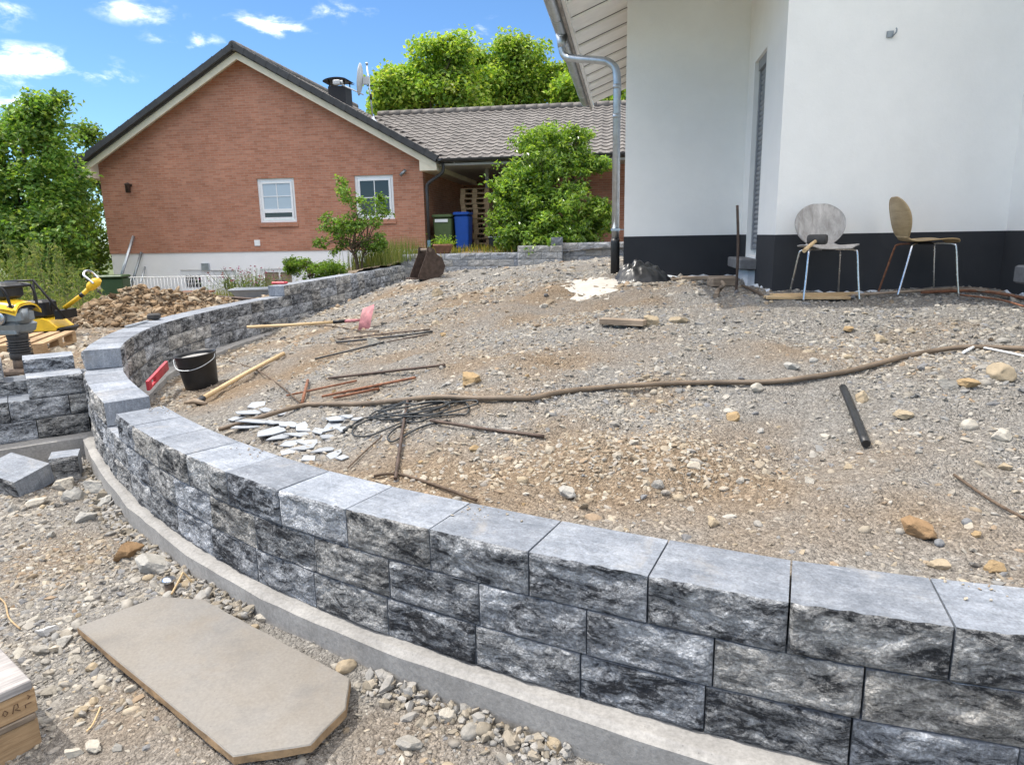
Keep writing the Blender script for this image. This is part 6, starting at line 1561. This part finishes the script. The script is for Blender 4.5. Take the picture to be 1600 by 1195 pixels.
# ------------------------------------------------------------------ yard on the left
def make_pallet(label, loc, rz, group=None, L=1.2, Wd=.8):
    t = thing('wooden_pallet', label, 'pallet', loc, rz, group)
    bd = None
    for i in range(5):
        y = -Wd/2+.06+i*(Wd-.12)/4
        if bd is None: o = MB().box((0, 0, 0), (L, .115, .022)).build('top_board', M['palletwood'], t); bd = o.data
        else: o = obj_from('top_board', bd, t)
        o.location = (0, y, .133); o.rotation_euler = (0, 0, random.uniform(-.008, .008))
    st = None
    for x in (-L/2+.07, 0, L/2-.07):
        if st is None: o = MB().box((0, 0, 0), (.14, Wd, .022)).build('stringer_board', M['palletwood'], t); st = o.data
        else: o = obj_from('stringer_board', st, t)
        o.location = (x, 0, .111)
    bk_ = None
    for x in (-L/2+.07, 0, L/2-.07):
        for y in (-Wd/2+.05, 0, Wd/2-.05):
            if bk_ is None: o = MB().box((0, 0, 0), (.14, .10, .078)).build('block', M['palletwood'], t); bk_ = o.data
            else: o = obj_from('block', bk_, t)
            o.location = (x, y, .061)
    rn = None
    for y in (-Wd/2+.05, 0, Wd/2-.05):
        if rn is None: o = MB().box((0, 0, 0), (L, .10, .022)).build('runner', M['palletwood'], t); rn = o.data
        else: o = obj_from('runner', rn, t)
        o.location = (0, y, .011)
    return t
zt = .5+.144; n_ = Vector(atz(66, 535, zt)); e_ = Vector(atz(105, 519.5, zt)); dv = (e_-n_); dv.z = 0; ln = dv.length; dv.normalize(); dl = Vector((-dv.y, dv.x, 0))
if dl.x > 0: dl = -dl
ctr = n_+dv*.6*1.0+dl*.4
yp = make_pallet('light wooden pallet on the bare ground behind the rammer', (ctr.x, ctr.y, float(z_yard(np.array([ctr.x]), np.array([ctr.y]))[0])+.01), atan2(dv.y, dv.x))

# vibratory rammer standing behind the wing wall
RX = aty(33, 560, 6.35); rm = thing('rammer', 'yellow and grey vibratory rammer standing behind the wing wall', 'rammer', (RX[0], RX[1], gy(RX[0], RX[1])-.02), radians(-8)); rm.scale = (.86, .86, .88)
MB().bbox((0, .02, .04), (.26, .33, .07), .02).build('foot', M['mud'], rm)
MB().tube([(0, 0, .06), (0, 0, .20)], [.082, .078], 20).build('leg', M['mud'], rm)
pr = [(.080, .17), (.095, .175), (.098, .235), (.09, .24)]
for k in range(5): z = .245+k*.026; pr += [(.088, z), (.108, z+.007), (.110, z+.014), (.088, z+.021)]
pr += [(.095, .38), (.10, .40), (.10, .44), (.0, .44)]
MB().lathe(pr, 24).build('bellows', M['rubber'], rm)
mb = MB(); mb.bbox((.0, .02, .50), (.24, .26, .13), .03, taper=1.12); mb.bbox((.05, .0, .62), (.22, .24, .16), .04); mb.tube([(.10, -.02, .55), (.10, -.02, .70)], [.07, .075], 14)
mb.bbox((-.05, -.02, .46), (.30, .2, .06), .015); mb.build('crankcase', M['greymetal'], rm)
MB().tube([(-.06, -.12, .62), (-.06, -.155, .62), (-.06, -.165, .62)], [.085, .08, .06], 20).box((-.045, -.17, .62), (.07, .02, .08)).build('muffler', M['chrome'], rm)
MB().tube([(-.20, -.05, .56), (-.20, -.12, .56)], .085, 18).build('recoil_starter', M['blackpipe'], rm)
MB().tube([(-.185+.075*cos(t), -.125, .56+.095*sin(t)) for t in np.linspace(-1.6, 1.9, 12)], .010, 6).build('starter_ring', M['chrome'], rm)
V = []; F = []; nx_, ny_ = 14, 8
for i in range(nx_+1):
    x = -.42+i*.60/nx_
    for j in range(ny_+1):
        y = -.17+j*.34/ny_; edge = (2*j/ny_-1)**2; z = .80-.10*((x+.12)/.45)**2*(1 if x > -.12 else .4)-.05*edge**2-.03*edge; V.append((x, y, z))
for i in range(nx_):
    for j in range(ny_): a = i*(ny_+1)+j; F.append((a, a+ny_+1, a+ny_+2, a+1))
L_ = len(V); V += [(x, y, z-.02-.02*(abs(y) > .15)) for x, y, z in V]; F += [tuple(L_+q for q in f_[::-1]) for f_ in F]
bd_ = [i*(ny_+1) for i in range(nx_+1)]+[nx_*(ny_+1)+j for j in range(1, ny_+1)]+[i*(ny_+1)+ny_ for i in range(nx_-1, -1, -1)]+[j for j in range(ny_-1, 0, -1)]
F += [(bd_[i], bd_[(i+1) % len(bd_)], L_+bd_[(i+1) % len(bd_)], L_+bd_[i]) for i in range(len(bd_))]
mesh_obj('engine_hood', V, F, M['yellow'], rm, True)
MB().bbox((-.06, 0, .71), (.42, .30, .07), .02).build('engine_shroud', M['blackpipe'], rm)
MB().bbox((-.12, .02, .88), (.32, .26, .17), .03).build('fuel_tank', M['blackpipe'], rm)
fr2 = MB()
for s in (-1, 1): fr2.tube(smooth_path([(.14, s*.17, .72), (.12, s*.18, .86), (.06, s*.19, .93), (-.1, s*.19, .94), (-.40, s*.19, .93), (-.75, s*.19, .90)], 4), .014, 8)
fr2.tube([(.08, -.19, .925), (.08, .19, .925)], .014, 8); fr2.build('handle_frame', M['blackmetal'], rm)
# plate compactor
PC = aty(82, 505, 9.6); pcz = gy(PC[0], PC[1]); pc_ = thing('plate_compactor', 'yellow plate compactor with raised drawbar handle by the weeds', 'compactor', (PC[0], PC[1], pcz+.03), 0)
def pcl(px, py, dy=0.0): q = Vector(aty(px, py, 9.6+dy)); return q-pc_.location
tray = [(-.30, .06), (-.24, .0), (.16, .0), (.22, .07), (.20, .09), (.14, .03), (-.22, .03), (-.28, .08)]
mb = MB(); mb.add([(x, -.2, z) for x, z in tray]+[(x, .24, z) for x, z in tray], [tuple(range(8)), tuple(range(15, 7, -1))]+[(i, 8+i, 8+(i+1) % 8, (i+1) % 8) for i in range(8)]); mb.build('base_plate', M['blackmetal'], pc_)
hood = [(-.26, .05), (.15, .05), (.17, .09), (.06, .19), (-.04, .22), (-.26, .19)]
mb = MB(); mb.add([(x, -.18, z) for x, z in hood]+[(x, .2, z) for x, z in hood], [tuple(range(6)), tuple(range(11, 5, -1))]+[(i, 6+i, 6+(i+1) % 6, (i+1) % 6) for i in range(6)]); mb.build('cover', M['yellow'], pc_)
MB().bbox((-.14, .02, .34), (.30, .28, .24), .03).build('engine', M['blackmetal'], pc_)
cg = MB()
for dy in (-.18, .2):
    cg.tube([pcl(8, 440, dy), pcl(52, 438, dy), pcl(102, 497, dy)], .016, 8); cg.tube([pcl(52, 438, dy), pcl(54, 470, dy)], .013, 8); cg.tube([pcl(78, 467, dy), pcl(80, 486, dy)], .013, 8)
cg.tube([pcl(52, 438, -.18), pcl(52, 438, .2)], .014, 8); cg.tube([pcl(8, 440, -.18), pcl(8, 440, .2)], .014, 8); cg.build('roll_cage', M['blackmetal'], pc_)
MB().tube([pcl(101, 481), pcl(128, 461), pcl(140, 450)], .03, 12).build('drawbar', M['yellow'], pc_)
MB().tube([pcl(126, 462.5), pcl(131, 458.5)], .032, 12).build('drawbar_band', M['blackpipe'], pc_)
MB().tube([pcl(138, 452), pcl(142, 448), pcl(150, 441), pcl(156, 437)], [.035, .062, .066, .03], 12).build('control_head', M['yellow'], pc_)
MB().tube(smooth_path([pcl(146, 443, -.12), pcl(138, 436, -.12), pcl(131, 430, -.1), pcl(133, 424, -.02), pcl(141, 424, .1), pcl(150, 431, .14), pcl(155, 438, .12)], 5), .016, 8).build('grip_loop', M['chrome'], pc_)
MB().box(tuple(pcl(103, 490)), (.1, .34, .12)).build('pivot', M['blackmetal'], pc_)

# heap of dug soil
hp = Vector(aty(228, 478, 11.6)); hz = gy(hp.x, hp.y); sp = thing('soil_heap', 'heap of dug brown soil and stones behind the wall bend', 'soil heap', (hp.x, hp.y, hz))
n = 70; V = []; F = []
def heap_h(x, y):
    r = sqrt((x/1.25)**2+(y/1.0)**2); b = max(0, 1-r*.80)*.50 + max(0, .62-sqrt(((x-.85)/.85)**2+(y/.8)**2))*.10
    q = Vector((x*1.7, y*1.7, 2.2)); return b*(1+.6*mnoise.fractal(q, .8, 2, 4))+(.05*mnoise.fractal(Vector((x*6, y*6, 0)), .8, 2, 3) if b > .0 else 0)+.035*abs(mnoise.noise(Vector((x*14, y*14, 5))))*min(1, b*6)-.03
for j in range(n+1):
    for i in range(n+1):
        x = -1.9+i*4.0/n; y = -1.5+j*3.0/n; V.append((x, y, heap_h(x, y)+gy(hp.x+x, hp.y+y)-hz if (i+j) % 1 == 0 else 0))
for j in range(n):
    for i in range(n): a = j*(n+1)+i; F.append((a, a+1, a+n+2, a+n+1))
me = big_mesh('soil', np.array(V), np.array(F), M['ground'], np.tile(np.array([[1.0, 0, 0]]), (len(V), 1)), True); obj_from('soil', me, sp)
k = 3600; xs_ = rng.uniform(-1.5, 1.9, k); ys_ = rng.uniform(-1.2, .8, k); zs_ = np.array([heap_h(a, b)+.015 for a, b in zip(xs_, ys_)]); keep = zs_ > .03
P = np.column_stack([xs_, ys_, zs_+np.array([gy(hp.x+a, hp.y+b)-hz for a, b in zip(xs_, ys_)])])[keep]; C_ = np.array([(.33, .235, .145), (.28, .19, .11), (.38, .285, .19), (.24, .16, .095), (.44, .36, .26)])[rng.integers(0, 5, len(P))]*rng.uniform(.75, 1.1, (len(P), 1))
me = stones_mesh('clods', P+np.array([0, 0, 0]), np.clip(np.exp(rng.normal(math.log(.030), .5, len(P))), .012, .09), C_, 1, .75, .2); o = obj_from('clods', me, sp); o['kind'] = 'stuff'

# things by the basement
rp = thing('broken_pallet', 'broken brown pallet boards with rubble beside the soil heap', 'pallet', tuple(Vector(aty(306, 470, 13.2))*1.0), 0); rp.location.z = gy(rp.location.x, rp.location.y)+.12
for i, (x, y, z, lx, ly, lz, r) in enumerate(((0, 0, .22, .62, .12, .03, .05), (.02, -.14, .215, .58, .1, .03, -.08), (0, .15, .22, .6, .1, .03, .02), (-.2, -.1, .12, .12, .12, .16, 0), (.1, -.1, .12, .14, .12, .16, .2), (.24, -.1, .12, .1, .12, .16, 0), (.02, -.05, .02, .64, .14, .03, 0))):
    MB().box((0, 0, 0), (lx, ly, lz)).build('board' if lz < .1 else 'block', M['oldwood'] if i % 2 else M['rust'], rp, (x, y, z), (0, 0, r))
pA, pB = Vector(aty(330, 463, 12.2)), Vector(aty(428, 470, 11.6)); tube_thing('iron_bar', 'dark iron bar lying from the broken pallet towards the far wall', 'bar', [pA, pB], .025, M['browniron'])
tb = thing('mortar_tub', 'shallow grey mixing tub behind the far wall step', 'tub', tuple(aty(398, 468, 13.2)), radians(8))
tb.location.z = Vector(aty(398, 468, 13.2)).z
vs = [(-.25, -.16, 0), (.25, -.16, 0), (.25, .16, 0), (-.25, .16, 0), (-.38, -.26, .2), (.38, -.26, .2), (.38, .26, .2), (-.38, .26, .2), (-.36, -.24, .2), (.36, -.24, .2), (.36, .24, .2), (-.36, .24, .2), (-.24, -.15, .015), (.24, -.15, .015), (.24, .15, .015), (-.24, .15, .015)]
fs = [(3, 2, 1, 0)]+[(i, (i+1) % 4, 4+(i+1) % 4, 4+i) for i in range(4)]+[(4+i, 4+(i+1) % 4, 8+(i+1) % 4, 8+i) for i in range(4)]+[(8+i, 8+(i+1) % 4, 12+(i+1) % 4, 12+i) for i in range(4)]+[(12, 13, 14, 15)]
MB().add(vs, fs).build('body', M['tub'], tb); MB().tube([(-.39, -.27, .2), (.39, -.27, .2), (.39, .27, .2), (-.39, .27, .2), (-.39, -.27, .2)], .016, 6).build('rim', M['tub'], tb)
HM = Matrix.Translation((-2.42, 20.5, 0)) @ Matrix.Rotation(radians(-8), 4, 'Z')
def hl(x, y, z): return HM @ Vector((x, y, z))
# white railing
rl = thing('railing', 'thin white railing in front of the basement door', 'railing', hl(-8.9, -.75, -.1), radians(-8))
MB().tube([(0, 0, .80), (4.25, 0, .80)], .015, 6).build('top_rail', M['upvc'], rl); MB().tube([(0, 0, .12), (4.25, 0, .12)], .012, 6).build('bottom_rail', M['upvc'], rl); bm_ = None
for i in range(40):
    if bm_ is None: o = MB().tube([(0, 0, .0), (0, 0, .80)], .008, 5).build('baluster', M['upvc'], rl); bm_ = o.data
    else: o = obj_from('baluster', bm_, rl)
    o.location = (i*4.25/39, 0, 0)
for k, (xb, xt, zt_, r, lb_) in enumerate(((-9.52, -9.12, 1.90, .045, 'tallest grey pipe leaning on the brick gable'), (-9.20, -8.92, 1.42, .04, 'shorter dark grey pipe leaning beside the tallest one'), (-9.0, -8.86, .98, .03, 'shortest thin pipe leaning on the basement wall'))):
    a, b = hl(xb, -.75+.15*k, .05), hl(xt, -.06, zt_); tube_thing('drain_pipe', lb_, 'pipe', [a, b], r, M['zinc' if k != 1 else 'greymetal'], 12, group='pipes leaning on the gable')
def wheelie(label, loc, rz, mat, w, d_, h, lidm=None, strip=False):
    t = thing('waste_bin', label, 'bin', loc, rz)
    MB().bbox((0, 0, h*.46), (w*.82, d_*.80, h*.88), .03, taper=1.16).build('body', mat, t)
    MB().bbox((0, -.02, h*.95), (w*1.02, d_*1.04, h*.085), .025).build('lid', lidm or mat, t)
    MB().tube([(-w*.42, d_*.54, h*.93), (w*.42, d_*.54, h*.93)], .018, 8).build('handle', mat, t)
    for s in (-1, 1): MB().tube([(s*w*.36-.03, d_*.40, .1), (s*w*.36+.03, d_*.40, .1)], .1, 14).build('wheel', M['blackpipe'], t)
    if strip: MB().box((-.02, -d_*.485, h*.82), (w*.66, .02, h*.085)).build('label_strip', M['upvc'], t)
    return t
wheelie('olive green waste bin with a white strip beside the brick corner', hl(.46, .5, 1.33), radians(-8), M['greenbin'], .58, .62, 1.02, strip=True)
wheelie('bright blue waste bin in front of the pallet stack', hl(1.02, .55, 1.34), radians(-12), M['bluebin'], .46, .52, 1.07)
gb2 = Vector(aty(184, 470, 16.8)); wheelie('dark green bin half hidden behind the soil heap', (gb2.x, gb2.y, gy(gb2.x, gb2.y)+.02), .1, M['darkgreen'], .56, .5, .78)
for i in range(12):
    p = hl(1.30+random.uniform(-.02, .02), 1.35+random.uniform(-.03, .03), 1.345+i*.146)
    make_pallet(['lowest', 'second', 'third', 'fourth', 'fifth', 'sixth', 'seventh', 'eighth', 'ninth', 'tenth', 'eleventh', 'topmost'][i]+' pallet of the tall stack in the carport', p, radians(-8)+pi/2*(0)+random.uniform(-.03, .03), 'pallets stacked in the carport', L=.86, Wd=.8)
bb_ = thing('storage_box', 'small black box with pale rim beside the big bush', 'box', hl(2.0, .35, 1.34), radians(-8)); MB().bbox((0, 0, .16), (.36, .3, .32), .02).build('body', M['blackpipe'], bb_); MB().bbox((0, 0, .335), (.4, .34, .03), .008).build('lid', M['zinc'], bb_)
MB_p = [(0, 0), (.15, 0), (.17, .02), (.24, .22), (.27, .24), (.27, .29), (.25, .29), (.22, .22), (.0, .22)]
ptp = Vector(aty(693, 399, 18.55)); pot = thing('flower_pot', 'wide terracotta flower pot with green plant on the garden wall', 'flower pot', ptp); MB().lathe(MB_p, 20).build('pot', M['pot'], pot)
nn = 260; Pp = np.column_stack([rng.normal(0, .13, nn), rng.normal(0, .12, nn), .27+np.abs(rng.normal(0, .11, nn))]); V, F, C = leaf_arrays(Pp, .085, G_BUSH, .4); obj_from('plant', big_mesh('plant', V, F, M['leaf'], C, False), pot)
